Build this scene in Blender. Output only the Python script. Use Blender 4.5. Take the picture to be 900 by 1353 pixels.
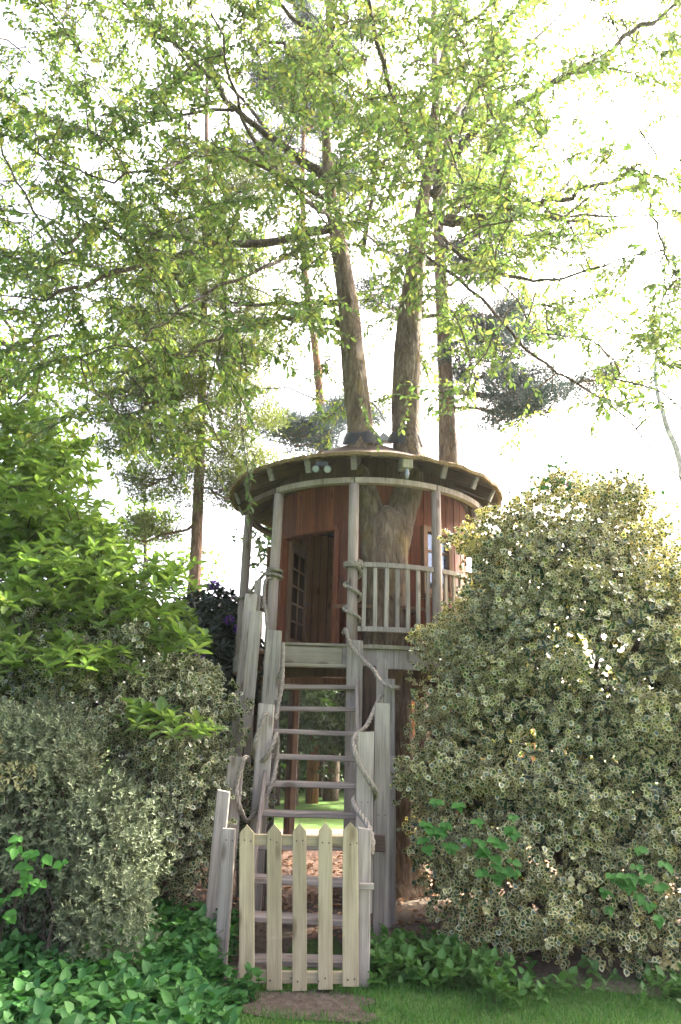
import bpy, bmesh, math, random
import numpy as np
from mathutils import Vector, Matrix, Euler

# ------------------------------------------------------------------ scene, camera, sky, sun
for o in list(bpy.data.objects):
    bpy.data.objects.remove(o, do_unlink=True)
SC = bpy.context.scene
COL = SC.collection
rng = np.random.default_rng(11)
random.seed(11)
rad = math.radians

FPX, CX, CY = 895.0, 450.0, 676.5          # focal length and centre in photograph pixels
PITCH, ROLL, EYE = rad(17.5), rad(1.5), 1.68
_f = np.array([0, math.cos(PITCH), math.sin(PITCH)])
_u = np.array([0, -math.sin(PITCH), math.cos(PITCH)])
_r = np.array([1.0, 0, 0])
CR = math.cos(ROLL) * _r + math.sin(ROLL) * _u
CU = math.cos(ROLL) * _u - math.sin(ROLL) * _r
cam_d = bpy.data.cameras.new('camera')
cam = bpy.data.objects.new('camera', cam_d)
COL.objects.link(cam)
cam_d.sensor_fit = 'HORIZONTAL'
cam_d.sensor_width = 36
cam_d.lens = 36 * FPX / 900
cam_d.clip_start = 0.05
cam_d.clip_end = 2000
cam.matrix_world = Matrix(((CR[0], CU[0], -_f[0], 0), (CR[1], CU[1], -_f[1], 0),
                           (CR[2], CU[2], -_f[2], EYE), (0, 0, 0, 1)))
SC.camera = cam

SUN_EL, SUN_AZ = rad(42), rad(50)           # azimuth from +Y (behind the treehouse) towards +X
world = bpy.data.worlds.new('World')
SC.world = world
world.use_nodes = True
wn = world.node_tree.nodes
wl = world.node_tree.links
wn.clear()
sky = wn.new('ShaderNodeTexSky')
sky.sky_type = 'NISHITA'
sky.sun_disc = False
sky.sun_elevation = SUN_EL
sky.sun_rotation = SUN_AZ
sky.air_density = 0.45
sky.dust_density = 10.0
sky.ozone_density = 0.4
bg = wn.new('ShaderNodeBackground')
bg.inputs[1].default_value = 0.15
wo = wn.new('ShaderNodeOutputWorld')
wl.new(sky.outputs[0], bg.inputs[0])
wl.new(bg.outputs[0], wo.inputs[0])
sun_d = bpy.data.lights.new('sun', 'SUN')
sun_d.energy = 3.0
sun_d.angle = rad(0.53)
sun_d.color = (1.0, 0.93, 0.80)
sun = bpy.data.objects.new('sun', sun_d)
COL.objects.link(sun)
sdir = Vector((math.sin(SUN_AZ) * math.cos(SUN_EL), math.cos(SUN_AZ) * math.cos(SUN_EL), math.sin(SUN_EL)))
sun.rotation_euler = sdir.to_track_quat('Z', 'Y').to_euler()
sun.location = (0, 0, 60)
vs = SC.view_settings
vs.view_transform = 'Standard'
vs.look = 'None'
vs.exposure = 3.52
vs.gamma = 1.0
vs.use_curve_mapping = False
SC.cycles.max_bounces = 10
SC.cycles.diffuse_bounces = 4
SC.cycles.glossy_bounces = 3
SC.cycles.transmission_bounces = 6
SC.cycles.transparent_max_bounces = 8


def at(x, y, Y):
    """world point seen at photograph pixel (x, y) at distance Y in front of the camera"""
    d = _f + CR * ((x - CX) / FPX) + CU * ((CY - y) / FPX)
    return d * (Y / d[1]) + np.array([0, 0, EYE])


# ------------------------------------------------------------------ object helpers
WM = {}


def reg(o, M, parent=None):
    COL.objects.link(o)
    if parent is not None:
        o.parent = parent
        o.matrix_basis = WM[parent.name].inverted() @ M
    else:
        o.matrix_basis = M
    WM[o.name] = M
    return o


def tag(o, label=None, cat=None, group=None, kind=None):
    if label:
        o['label'] = label
    if cat:
        o['category'] = cat
    if group:
        o['group'] = group
    if kind:
        o['kind'] = kind
    return o


def empty(name, loc, label, cat, group=None):
    o = bpy.data.objects.new(name, None)
    o.empty_display_size = 0.2
    reg(o, Matrix.Translation(Vector(loc)))
    return tag(o, label, cat, group)


def mesh_obj(name, me, mat, parent=None, M=None):
    if mat is not None and len(me.materials) == 0:
        me.materials.append(mat)
    return reg(bpy.data.objects.new(name, me), M if M is not None else Matrix.Identity(4), parent)


def base_of(parent):
    return WM[parent.name].to_translation() if parent is not None else Vector((0, 0, 0))


class MB:
    """collects shapes in world coordinates; build() links them as one mesh"""

    def __init__(s):
        s.v, s.f = [], []

    def poly(s, vs_, fs):
        b = len(s.v)
        s.v += [tuple(map(float, p)) for p in vs_]
        s.f += [tuple(b + i for i in f) for f in fs]
        return s

    def box(s, c, size, M=None):
        x, y, z = size[0] / 2, size[1] / 2, size[2] / 2
        vs_ = [Vector((sx * x, sy * y, sz * z)) for sz in (-1, 1) for sy in (-1, 1) for sx in (-1, 1)]
        if M is not None:
            vs_ = [M @ q for q in vs_]
        c = Vector(c)
        return s.poly([q + c for q in vs_], [(0, 2, 3, 1), (4, 5, 7, 6), (0, 1, 5, 4), (2, 6, 7, 3), (0, 4, 6, 2), (1, 3, 7, 5)])

    def tube(s, pts, rr, n=8, cap=True, wob=0.0):
        pts = [Vector(p) for p in pts]
        if not hasattr(rr, '__len__'):
            rr = [rr] * len(pts)
        b = len(s.v)
        ref = Vector((0.31, 0.87, 0.11))
        prev = None
        for i, p in enumerate(pts):
            t = (pts[min(i + 1, len(pts) - 1)] - pts[max(i - 1, 0)]).normalized()
            if prev is None:
                a = t.cross(ref).normalized()
            else:
                a = (prev - t * prev.dot(t)).normalized()
            prev = a
            c = t.cross(a)
            for k in range(n):
                th = 2 * math.pi * k / n
                q = rr[i] * (1 + (random.uniform(-wob, wob) if wob else 0))
                s.v.append(tuple(p + a * (q * math.cos(th)) + c * (q * math.sin(th))))
        for i in range(len(pts) - 1):
            for k in range(n):
                k2 = (k + 1) % n
                s.f.append((b + i * n + k, b + i * n + k2, b + (i + 1) * n + k2, b + (i + 1) * n + k))
        if cap:
            s.f.append(tuple(b + k for k in reversed(range(n))))
            s.f.append(tuple(b + (len(pts) - 1) * n + k for k in range(n)))
        return s

    def build(s, name, mat, parent=None, smooth=False, loc=None):
        o = Vector(loc) if loc is not None else base_of(parent)
        me = bpy.data.meshes.new(name)
        me.from_pydata([(v[0] - o.x, v[1] - o.y, v[2] - o.z) for v in s.v], [], s.f)
        if smooth:
            me.polygons.foreach_set('use_smooth', [True] * len(me.polygons))
        me.update()
        return mesh_obj(name, me, mat, parent, Matrix.Translation(o))


_pl = {}


def plank_mesh(w, t, h, ch=0.006, pointed=0.0, top_tilt=0.0, wear=0.0, key=0):
    """chamfered plank: width along x, thickness along y, length along z from 0 to h"""
    k = (round(w, 3), round(t, 3), round(h, 3), ch, pointed, top_tilt, wear, key)
    if k in _pl:
        return _pl[k]
    x, y = w / 2, t / 2
    ring = [(-x + ch, -y), (x - ch, -y), (x, -y + ch), (x, y - ch), (x - ch, y), (-x + ch, y), (-x, y - ch), (-x, -y + ch)]
    vs_, fs = [], []
    rr = random.Random(hash(k))
    lev = [0, h * 0.33, h * 0.66, h]
    for li, z in enumerate(lev):
        dx = rr.uniform(-wear, wear)
        dy = rr.uniform(-wear, wear)
        for (a, b) in ring:
            zz = z
            if li == 3:
                zz = z + top_tilt * a / max(x, 1e-6) - pointed * abs(a) / x
            vs_.append((a + dx, b + dy, zz))
    for i in range(3):
        for j in range(8):
            j2 = (j + 1) % 8
            fs.append((i * 8 + j, i * 8 + j2, i * 8 + 8 + j2, i * 8 + 8 + j))
    fs.append(tuple(reversed(range(8))))
    b = 24
    if pointed:
        vs_ += [(0, -y, h), (0, y, h)]
        t8 = [24 + i for i in range(8)]
        fs += [(t8[0], t8[1], 32), (t8[1], t8[2], t8[3], t8[4], 33, 32), (t8[4], t8[5], 33), (t8[5], t8[6], t8[7], t8[0], 32, 33)]
        fs = [tuple(i if i < 32 else i for i in f) for f in fs]
        fs = [tuple((i - 0) for i in f) for f in fs]
        # ring 3 starts at 24
    else:
        fs.append(tuple(24 + i for i in range(8)))
    me = bpy.data.meshes.new('plank')
    me.from_pydata(vs_, [], fs)
    me.update()
    _pl[k] = me
    return me


def frame(loc, zdir, xdir=(1, 0, 0)):
    z = Vector(zdir).normalized()
    x = Vector(xdir)
    x = (x - z * x.dot(z)).normalized()
    y = z.cross(x)
    l = Vector(loc)
    return Matrix(((x.x, y.x, z.x, l.x), (x.y, y.y, z.y, l.y), (x.z, y.z, z.z, l.z), (0, 0, 0, 1)))


def plank(name, mat, parent, a, b, w, t, xdir=(1, 0, 0), **kw):
    """plank from a to b (axis), width along xdir"""
    a, b = Vector(a), Vector(b)
    d = b - a
    me = plank_mesh(w, t, d.length, **kw)
    if len(me.materials) and me.materials[0] is not mat:
        me = me.copy()
        me.materials.clear()
    return mesh_obj(name, me, mat, parent, frame(a, d, xdir))


# ------------------------------------------------------------------ materials
class NT:
    def __init__(s, name):
        s.m = bpy.data.materials.new(name)
        s.m.use_nodes = True
        s.n, s.l = s.m.node_tree.nodes, s.m.node_tree.links
        s.n.clear()
        s.out = s.n.new('ShaderNodeOutputMaterial')

    def node(s, t, **kw):
        n = s.n.new(t)
        for k, v in kw.items():
            if k in n.inputs.keys() if isinstance(k, str) else False:
                s.put(n, k, v)
            else:
                setattr(n, k, v)
        return n

    def put(s, n, k, v):
        if hasattr(v, 'links') or isinstance(v, bpy.types.NodeSocket):
            s.l.new(v, n.inputs[k])
        else:
            n.inputs[k].default_value = v

    def coords(s, scale=(1, 1, 1), kind='Object', rnd=True):
        tc = s.n.new('ShaderNodeTexCoord')
        mp = s.n.new('ShaderNodeMapping')
        s.l.new(tc.outputs[kind], mp.inputs[0])
        mp.inputs['Scale'].default_value = scale
        if rnd:
            oi = s.n.new('ShaderNodeObjectInfo')
            ml = s.n.new('ShaderNodeMath')
            ml.operation = 'MULTIPLY'
            ml.inputs[1].default_value = 37.0
            s.l.new(oi.outputs['Random'], ml.inputs[0])
            s.l.new(ml.outputs[0], mp.inputs['Location'])
        return mp.outputs[0]

    def noise(s, vec, scale, detail=4, rough=0.6, dist=0.0):
        n = s.n.new('ShaderNodeTexNoise')
        s.l.new(vec, n.inputs['Vector'])
        n.inputs['Scale'].default_value = scale
        n.inputs['Detail'].default_value = detail
        n.inputs['Roughness'].default_value = rough
        n.inputs['Distortion'].default_value = dist
        return n.outputs[0]

    def ramp(s, fac, stops):
        n = s.n.new('ShaderNodeValToRGB')
        s.l.new(fac, n.inputs[0])
        e = n.color_ramp.elements
        while len(e) < len(stops):
            e.new(0.5)
        for i, (p, c) in enumerate(stops):
            e[i].position = p
            e[i].color = (*c, 1) if len(c) == 3 else c
        return n.outputs[0]

    def mix(s, fac, a, b, mode='MIX'):
        n = s.n.new('ShaderNodeMix')
        n.data_type = 'RGBA'
        n.blend_type = mode
        for sock, v in ((n.inputs[0], fac), (n.inputs[6], a), (n.inputs[7], b)):
            if isinstance(v, bpy.types.NodeSocket):
                s.l.new(v, sock)
            elif isinstance(v, (int, float)):
                sock.default_value = v
            else:
                sock.default_value = (*v, 1)
        return n.outputs[2]

    def math(s, op, a, b=None, clamp=False):
        n = s.n.new('ShaderNodeMath')
        n.operation = op
        n.use_clamp = clamp
        for i, v in ((0, a), (1, b)):
            if v is None:
                continue
            if isinstance(v, bpy.types.NodeSocket):
                s.l.new(v, n.inputs[i])
            else:
                n.inputs[i].default_value = v
        return n.outputs[0]

    def bump(s, h, strength=0.4, dist=0.01):
        n = s.n.new('ShaderNodeBump')
        s.l.new(h, n.inputs['Height'])
        n.inputs['Strength'].default_value = strength
        n.inputs['Distance'].default_value = dist
        return n.outputs[0]

    def principled(s, col, rough=0.8, spec=0.3, normal=None):
        n = s.n.new('ShaderNodeBsdfPrincipled')
        for k, v in (('Base Color', col), ('Roughness', rough), ('Specular IOR Level', spec), ('Normal', normal)):
            if v is None:
                continue
            if isinstance(v, bpy.types.NodeSocket):
                s.l.new(v, n.inputs[k])
            elif isinstance(v, (int, float)):
                n.inputs[k].default_value = v
            else:
                n.inputs[k].default_value = (*v, 1)
        return n.outputs[0]

    def done(s, sh):
        s.l.new(sh, s.out.inputs[0])
        return s.m


def rnd_obj(t):
    return t.n.new('ShaderNodeObjectInfo').outputs['Random']


def wood(name, dark, mid, light, moss=None, moss_amt=0.0, rough=0.85, bump=0.5, vary=0.35):
    t = NT(name)
    v = t.coords((26, 26, 1.1))
    g = t.noise(v, 1.0, 6, 0.65, 1.2)
    c = t.ramp(g, [(0.25, dark), (0.5, mid), (0.78, light)])
    v2 = t.coords((2.2, 2.2, 1.4))
    big = t.noise(v2, 1.3, 3, 0.6)
    c = t.mix(0.55, c, t.ramp(big, [(0.3, (0.45, 0.44, 0.44)), (0.7, (1.0, 1.0, 1.0))]), 'MULTIPLY')
    kn = t.n.new('ShaderNodeTexVoronoi')
    t.l.new(t.coords((7, 7, 2.4)), kn.inputs['Vector'])
    kn.inputs['Scale'].default_value = 1.0
    k = t.ramp(kn.outputs['Distance'], [(0.09, (0.35, 0.28, 0.22)), (0.2, (1, 1, 1))])
    c = t.mix(0.7, c, k, 'MULTIPLY')
    if moss:
        mn = t.noise(t.coords((3, 3, 1.6)), 1.6, 5, 0.7)
        c = t.mix(t.ramp(mn, [(0.62 - moss_amt, (0, 0, 0)), (0.78 - moss_amt, (0.8, 0.8, 0.8))]), c, moss)
    r = t.math('MULTIPLY_ADD', rnd_obj(t), vary)
    r.node.inputs[2].default_value = 1 - vary * 0.6
    hs = t.n.new('ShaderNodeHueSaturation')
    t.l.new(r, hs.inputs['Value'])
    t.l.new(c, hs.inputs['Color'])
    return t.done(t.principled(hs.outputs[0], rough, 0.25, t.bump(g, bump, 0.004)))


def bark(name, dark, mid, light, sc=1.0, moss=None, bump=0.9, moss_amt=0.0, stretch=0.28):
    t = NT(name)
    v = t.coords((9 * sc, 9 * sc, 9 * sc * stretch), rnd=False)
    a = t.noise(v, 1.0, 8, 0.68, 0.9)
    b = t.n.new('ShaderNodeTexVoronoi')
    b.feature = 'DISTANCE_TO_EDGE'
    t.l.new(t.coords((7 * sc, 7 * sc, 2.2 * sc), rnd=False), b.inputs['Vector'])
    b.inputs['Scale'].default_value = 1.0
    e = t.ramp(b.outputs[0], [(0.0, (0.35, 0.35, 0.35)), (0.16, (1, 1, 1))])
    c = t.ramp(a, [(0.3, dark), (0.52, mid), (0.75, light)])
    c = t.mix(0.4, c, e, 'MULTIPLY')
    big = t.noise(t.coords((1.4, 1.4, 0.9), rnd=False), 1.0, 3)
    c = t.mix(0.6, c, t.ramp(big, [(0.35, (0.5, 0.5, 0.5)), (0.65, (1, 1, 1))]), 'MULTIPLY')
    if moss:
        mn = t.noise(t.coords((2.1, 2.1, 1.0), rnd=False), 1.5, 6, 0.7)
        c = t.mix(t.ramp(mn, [(0.5 - moss_amt, (0, 0, 0)), (0.66 - moss_amt, (0.75, 0.75, 0.75))]), c, moss)
    h = t.math('ADD', a, t.math('MULTIPLY', e, 0.25))
    return t.done(t.principled(c, 0.9, 0.2, t.bump(h, bump, 0.055)))


def leaf(name, ca, cb, trans, tcol=None, rough=0.5, spec=0.4, margin=None, pale=None, pale_at=0.93, third=None, m_w=0.5):
    t = NT(name)
    at_ = t.n.new('ShaderNodeAttribute')
    at_.attribute_name = 'rnd'
    r = at_.outputs['Fac']
    stops = [(0.0, ca), (1.0, cb)] if third is None else [(0.0, ca), (0.6, cb), (1.0, third)]
    c = t.ramp(r, stops)
    uv = t.n.new('ShaderNodeUVMap')
    sep = t.n.new('ShaderNodeSeparateXYZ')
    t.l.new(uv.outputs[0], sep.inputs[0])
    if margin is not None:
        nz = t.noise(t.coords((60, 60, 60), rnd=False), 1.0, 2)
        e = t.math('ADD', sep.outputs[1], t.math('MULTIPLY', t.math('SUBTRACT', nz, 0.5), 0.7))
        e = t.math('ADD', e, t.math('MULTIPLY', t.math('SUBTRACT', r, 0.45), 0.45))
        mk = t.ramp(e, [(m_w, (0, 0, 0)), (m_w + 0.12, (1, 1, 1))])
        c = t.mix(mk, c, margin)
    else:
        mk = t.ramp(sep.outputs[1], [(0.0, (1.25, 1.25, 1.15)), (0.18, (1, 1, 1))])
        c = t.mix(0.8, c, mk, 'MULTIPLY')
    if pale is not None:
        pk = t.ramp(r, [(pale_at, (0, 0, 0)), (min(1, pale_at + 0.012), (1, 1, 1))])
        c = t.mix(pk, c, pale)
    p = t.principled(c, rough, spec)
    tr = t.n.new('ShaderNodeBsdfTranslucent')
    tc = t.mix(1.0, c, tcol, 'MULTIPLY') if tcol else c
    t.l.new(tc, tr.inputs[0])
    ms = t.n.new('ShaderNodeMixShader')
    ms.inputs[0].default_value = trans
    t.l.new(p, ms.inputs[1])
    t.l.new(tr.outputs[0], ms.inputs[2])
    return t.done(ms.outputs[0])


def plain(name, col, rough=0.6, spec=0.3, vary=0.25, sc=8, bump=0.2, metal=0.0):
    t = NT(name)
    n = t.noise(t.coords((sc, sc, sc)), 1.0, 5, 0.65)
    c = t.mix(1.0, col, t.ramp(n, [(0.3, (1 - vary,) * 3), (0.7, (1 + vary * 0.3,) * 3)]), 'MULTIPLY')
    sh = t.principled(c, rough, spec, t.bump(n, bump, 0.01))
    sh.node.inputs['Metallic'].default_value = metal
    return t.done(sh)


M_GREY = wood('weathered_grey_wood', (0.155, 0.128, 0.10), (0.375, 0.322, 0.262), (0.54, 0.475, 0.395), moss=(0.20, 0.18, 0.075), moss_amt=-0.02)
M_POST = wood('porch_post_wood', (0.18, 0.13, 0.10), (0.37, 0.29, 0.24), (0.50, 0.41, 0.35))
M_TREAD = wood('stair_tread_wood', (0.13, 0.10, 0.08), (0.30, 0.245, 0.20), (0.44, 0.37, 0.305), moss=(0.14, 0.15, 0.06), moss_amt=-0.03)
M_MOSSY = wood('mossy_deck_wood', (0.13, 0.12, 0.09), (0.30, 0.26, 0.18), (0.43, 0.385, 0.28), moss=(0.21, 0.195, 0.06), moss_amt=0.06)
M_GATE = wood('new_pine_wood', (0.26, 0.20, 0.11), (0.42, 0.345, 0.205), (0.53, 0.45, 0.29), rough=0.75, bump=0.3, vary=0.22, moss=(0.20, 0.21, 0.10), moss_amt=-0.07)
M_RED = wood('red_stained_wood', (0.075, 0.018, 0.007), (0.165, 0.043, 0.014), (0.25, 0.075, 0.027), rough=0.75, bump=0.4, vary=0.5)
M_REDB = plain('red_stained_backing', (0.10, 0.025, 0.015), 0.8)
M_INNER = wood('orange_pine_lining', (0.26, 0.11, 0.04), (0.40, 0.19, 0.08), (0.48, 0.25, 0.12), rough=0.7, bump=0.2)
M_BROWN = wood('brown_window_wood', (0.10, 0.05, 0.025), (0.19, 0.10, 0.05), (0.27, 0.15, 0.08), rough=0.7, bump=0.3)
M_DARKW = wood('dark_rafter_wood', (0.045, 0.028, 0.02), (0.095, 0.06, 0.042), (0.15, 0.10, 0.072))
M_ENDS = wood('rafter_end_wood', (0.12, 0.10, 0.09), (0.24, 0.205, 0.185), (0.34, 0.30, 0.27), moss=(0.18, 0.19, 0.07), moss_amt=-0.02)
M_TRUNK = bark('cherry_bark', (0.055, 0.036, 0.024), (0.185, 0.13, 0.085), (0.37, 0.28, 0.195), 1.5, moss=(0.24, 0.165, 0.06), moss_amt=-0.05, stretch=0.22)
M_LIMB = bark('branch_bark', (0.05, 0.038, 0.028), (0.12, 0.092, 0.066), (0.20, 0.16, 0.115), 1.8)
M_PINEB = bark('pine_bark', (0.09, 0.052, 0.036), (0.21, 0.135, 0.10), (0.31, 0.22, 0.17), 1.3)
M_PINEO = bark('orange_pine_bark', (0.14, 0.065, 0.032), (0.28, 0.135, 0.065), (0.36, 0.20, 0.11), 1.3)
M_STEM = bark('shrub_stem_bark', (0.05, 0.04, 0.028), (0.11, 0.085, 0.06), (0.17, 0.14, 0.10), 3)
M_BIRCH = bark('pale_bark', (0.16, 0.14, 0.12), (0.42, 0.39, 0.34), (0.6, 0.57, 0.51), 1.2)


def rope_mat():
    t = NT('weathered_rope')
    n = t.noise(t.coords((40, 40, 40), rnd=False), 1.0, 5, 0.7)
    c = t.ramp(n, [(0.25, (0.14, 0.115, 0.085)), (0.7, (0.36, 0.315, 0.25))])
    return t.done(t.principled(c, 0.95, 0.1, t.bump(n, 0.6, 0.006)))


M_ROPE = rope_mat()


def roof_mat():
    t = NT('needle_strewn_felt')
    v = t.coords((3, 3, 3), rnd=False)
    a = t.noise(v, 2.2, 6, 0.7)
    b = t.noise(v, 30, 4, 0.7)
    c = t.ramp(a, [(0.32, (0.16, 0.15, 0.05)), (0.5, (0.33, 0.12, 0.045)), (0.72, (0.42, 0.17, 0.07))])
    c = t.mix(0.6, c, t.ramp(b, [(0.3, (0.5, 0.5, 0.5)), (0.7, (1.1, 1.1, 1.1))]), 'MULTIPLY')
    return t.done(t.principled(c, 0.95, 0.1, t.bump(b, 0.8, 0.02)))


M_ROOF = roof_mat()
M_EDGE = plain('mossy_roof_edge', (0.20, 0.135, 0.065), 0.95, 0.1, 0.5, 22, 0.8)
M_RUBBER = plain('black_rubber_collar', (0.022, 0.022, 0.026), 0.5, 0.4, 0.3, 12, 0.5)
M_METAL = plain('galvanised_metal', (0.35, 0.36, 0.38), 0.45, 0.5, 0.2, 20, 0.1, 0.8)
M_DARKM = plain('dark_lamp_metal', (0.06, 0.06, 0.07), 0.4, 0.5, 0.2, 20, 0.1)
M_LENS = plain('grey_lamp_lens', (0.22, 0.23, 0.26), 0.2, 0.5, 0.1, 20, 0.05)


def glass_mat():
    t = NT('window_glass')
    g = t.n.new('ShaderNodeBsdfGlossy')
    g.inputs['Roughness'].default_value = 0.06
    g.inputs['Color'].default_value = (0.55, 0.58, 0.66, 1)
    tr = t.n.new('ShaderNodeBsdfTransparent')
    tr.inputs[0].default_value = (0.72, 0.76, 0.78, 1)
    fr = t.n.new('ShaderNodeFresnel')
    fr.inputs[0].default_value = 1.5
    ms = t.n.new('ShaderNodeMixShader')
    t.l.new(t.math('MULTIPLY', fr.outputs[0], 0.7), ms.inputs[0])
    t.l.new(tr.outputs[0], ms.inputs[1])
    t.l.new(g.outputs[0], ms.inputs[2])
    return t.done(ms.outputs[0])


M_GLASS = glass_mat()


def ground_mat():
    t = NT('lawn_ground')
    v = t.coords((1, 1, 1), rnd=False)
    a = t.noise(v, 1.3, 6, 0.65)
    b = t.noise(v, 26, 4, 0.7)
    c = t.ramp(a, [(0.3, (0.045, 0.075, 0.02)), (0.55, (0.07, 0.13, 0.03)), (0.8, (0.10, 0.16, 0.04))])
    c = t.mix(0.7, c, t.ramp(b, [(0.3, (0.5, 0.5, 0.5)), (0.7, (1.1, 1.1, 1.1))]), 'MULTIPLY')
    return t.done(t.principled(c, 0.95, 0.1, t.bump(b, 0.8, 0.03)))


def soil_mat(name, a, b, c_):
    t = NT(name)
    v = t.coords((1, 1, 1), rnd=False)
    n = t.noise(v, 14, 7, 0.75)
    n2 = t.noise(v, 60, 3, 0.7)
    c = t.ramp(n, [(0.3, a), (0.5, b), (0.75, c_)])
    return t.done(t.principled(c, 0.95, 0.1, t.bump(t.math('ADD', n, t.math('MULTIPLY', n2, 0.5)), 1.0, 0.03)))


M_GROUND = ground_mat()
M_SOIL = soil_mat('bare_soil', (0.05, 0.038, 0.028), (0.10, 0.078, 0.058), (0.17, 0.14, 0.11))
M_LITTER = soil_mat('leaf_litter', (0.09, 0.055, 0.038), (0.18, 0.12, 0.09), (0.29, 0.21, 0.165))

L_TREE = leaf('cherry_leaves', (0.06, 0.112, 0.038), (0.11, 0.16, 0.048), 0.5, (1.38, 1.38, 0.76), 0.45, 0.4, third=(0.20, 0.20, 0.065))
L_HOLLY = leaf('variegated_holly_leaves', (0.018, 0.05, 0.022), (0.05, 0.10, 0.04), 0.20, (1.4, 1.2, 0.45), 0.22, 0.6,
               margin=(0.53, 0.49, 0.25), pale=(0.60, 0.55, 0.28), pale_at=0.955, m_w=0.63)
L_HOLLYB = leaf('variegated_holly_leaves_green', (0.022, 0.052, 0.022), (0.05, 0.095, 0.038), 0.12, (1.2, 1.2, 0.6), 0.24, 0.6,
                margin=(0.41, 0.40, 0.22), pale=(0.56, 0.51, 0.25), pale_at=0.965, m_w=0.63)
L_AZAL = leaf('bright_shrub_leaves', (0.10, 0.18, 0.042), (0.16, 0.245, 0.065), 0.46, (1.3, 1.35, 0.7), 0.5, 0.35, third=(0.22, 0.28, 0.09))
L_GREY = leaf('grey_green_leaves', (0.095, 0.12, 0.065), (0.165, 0.195, 0.10), 0.25, None, 0.6, 0.3, pale=(0.50, 0.46, 0.22), pale_at=0.955)
L_COVER = leaf('ground_cover_leaves', (0.018, 0.085, 0.02), (0.06, 0.16, 0.03), 0.28, (1.2, 1.3, 0.7), 0.55, 0.25)
L_WEED = leaf('weed_leaves', (0.04, 0.11, 0.02), (0.08, 0.18, 0.03), 0.3, (1.2, 1.3, 0.7), 0.5, 0.3)
L_BRAM = leaf('bramble_leaves', (0.03, 0.12, 0.018), (0.07, 0.19, 0.03), 0.32, (1.2, 1.3, 0.7), 0.6, 0.2)
L_RHODO = leaf('rhododendron_leaves', (0.010, 0.022, 0.010), (0.022, 0.042, 0.016), 0.1, None, 0.35, 0.5)
L_PURPLE = leaf('purple_petals', (0.13, 0.045, 0.27), (0.22, 0.085, 0.40), 0.35, None, 0.6, 0.2)
L_PINE = leaf('pine_needles', (0.035, 0.06, 0.06), (0.075, 0.105, 0.095), 0.3, None, 0.5, 0.3)
L_LARCH = leaf('soft_needles', (0.06, 0.085, 0.02), (0.11, 0.14, 0.035), 0.4, (1.3, 1.3, 0.6), 0.5, 0.3)
L_BACK = leaf('background_leaves', (0.06, 0.11, 0.018), (0.11, 0.17, 0.03), 0.5, (1.4, 1.5, 0.6), 0.5, 0.3)
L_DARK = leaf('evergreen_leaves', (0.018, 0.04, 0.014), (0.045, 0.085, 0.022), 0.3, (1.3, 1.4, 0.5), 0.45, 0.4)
L_GRASS = leaf('grass_blades', (0.035, 0.11, 0.02), (0.085, 0.19, 0.035), 0.3, (1.2, 1.3, 0.7), 0.6, 0.2)

# ------------------------------------------------------------------ leaf clouds
T_LENS = (np.array([[0, 0, 0], [.30, .5, .10], [.72, .40, .06], [1, 0, -.12], [.72, -.40, .06], [.30, -.5, .10]]),
          [(0, 1, 2, 3), (0, 3, 4, 5)], np.array([[0, 0], [.3, 1], [.7, 1], [1, 0.25], [.7, 1], [.3, 1]]))
T_HOLLY = (np.array([[0, 0, 0], [.28, .46, .09], [.74, .42, .05], [1, 0, -.14], [.74, -.42, .05], [.28, -.46, .09], [.5, 0, -.02]]),
           [(0, 1, 6), (1, 2, 6), (2, 3, 6), (3, 4, 6), (4, 5, 6), (5, 0, 6)], np.array([[0, 1], [.3, 1], [.7, 1], [1, 1], [.7, 1], [.3, 1], [.5, 0]]))
T_HEART = (np.array([[0, 0, 0], [-.06, .34, .05], [.26, .56, .08], [.66, .36, .04], [1, 0, -.12],
                     [.66, -.36, .04], [.26, -.56, .08], [-.06, -.34, .05]]),
           [(0, 1, 2, 3, 4), (0, 4, 5, 6, 7)], np.array([[0, 0], [0, 1], [.3, 1], [.7, 1], [1, 0], [.7, 1], [.3, 1], [0, 1]]))
T_BLADE = (np.array([[0, -.5, 0], [0, .5, 0], [.55, .32, .0], [.55, -.32, .0], [1, 0, -.16]]),
           [(0, 1, 2, 3), (3, 2, 4)], np.array([[0, .5], [0, .5], [.5, .5], [.5, .5], [1, .5]]))
T_NEEDLE = (np.array([[0, -.5, 0], [0, .5, 0], [1, 0, 0]]), [(0, 1, 2)], np.array([[0, .5], [0, .5], [1, .5]]))


def unit(a):
    return a / np.maximum(np.linalg.norm(a, axis=-1, keepdims=True), 1e-9)


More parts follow.
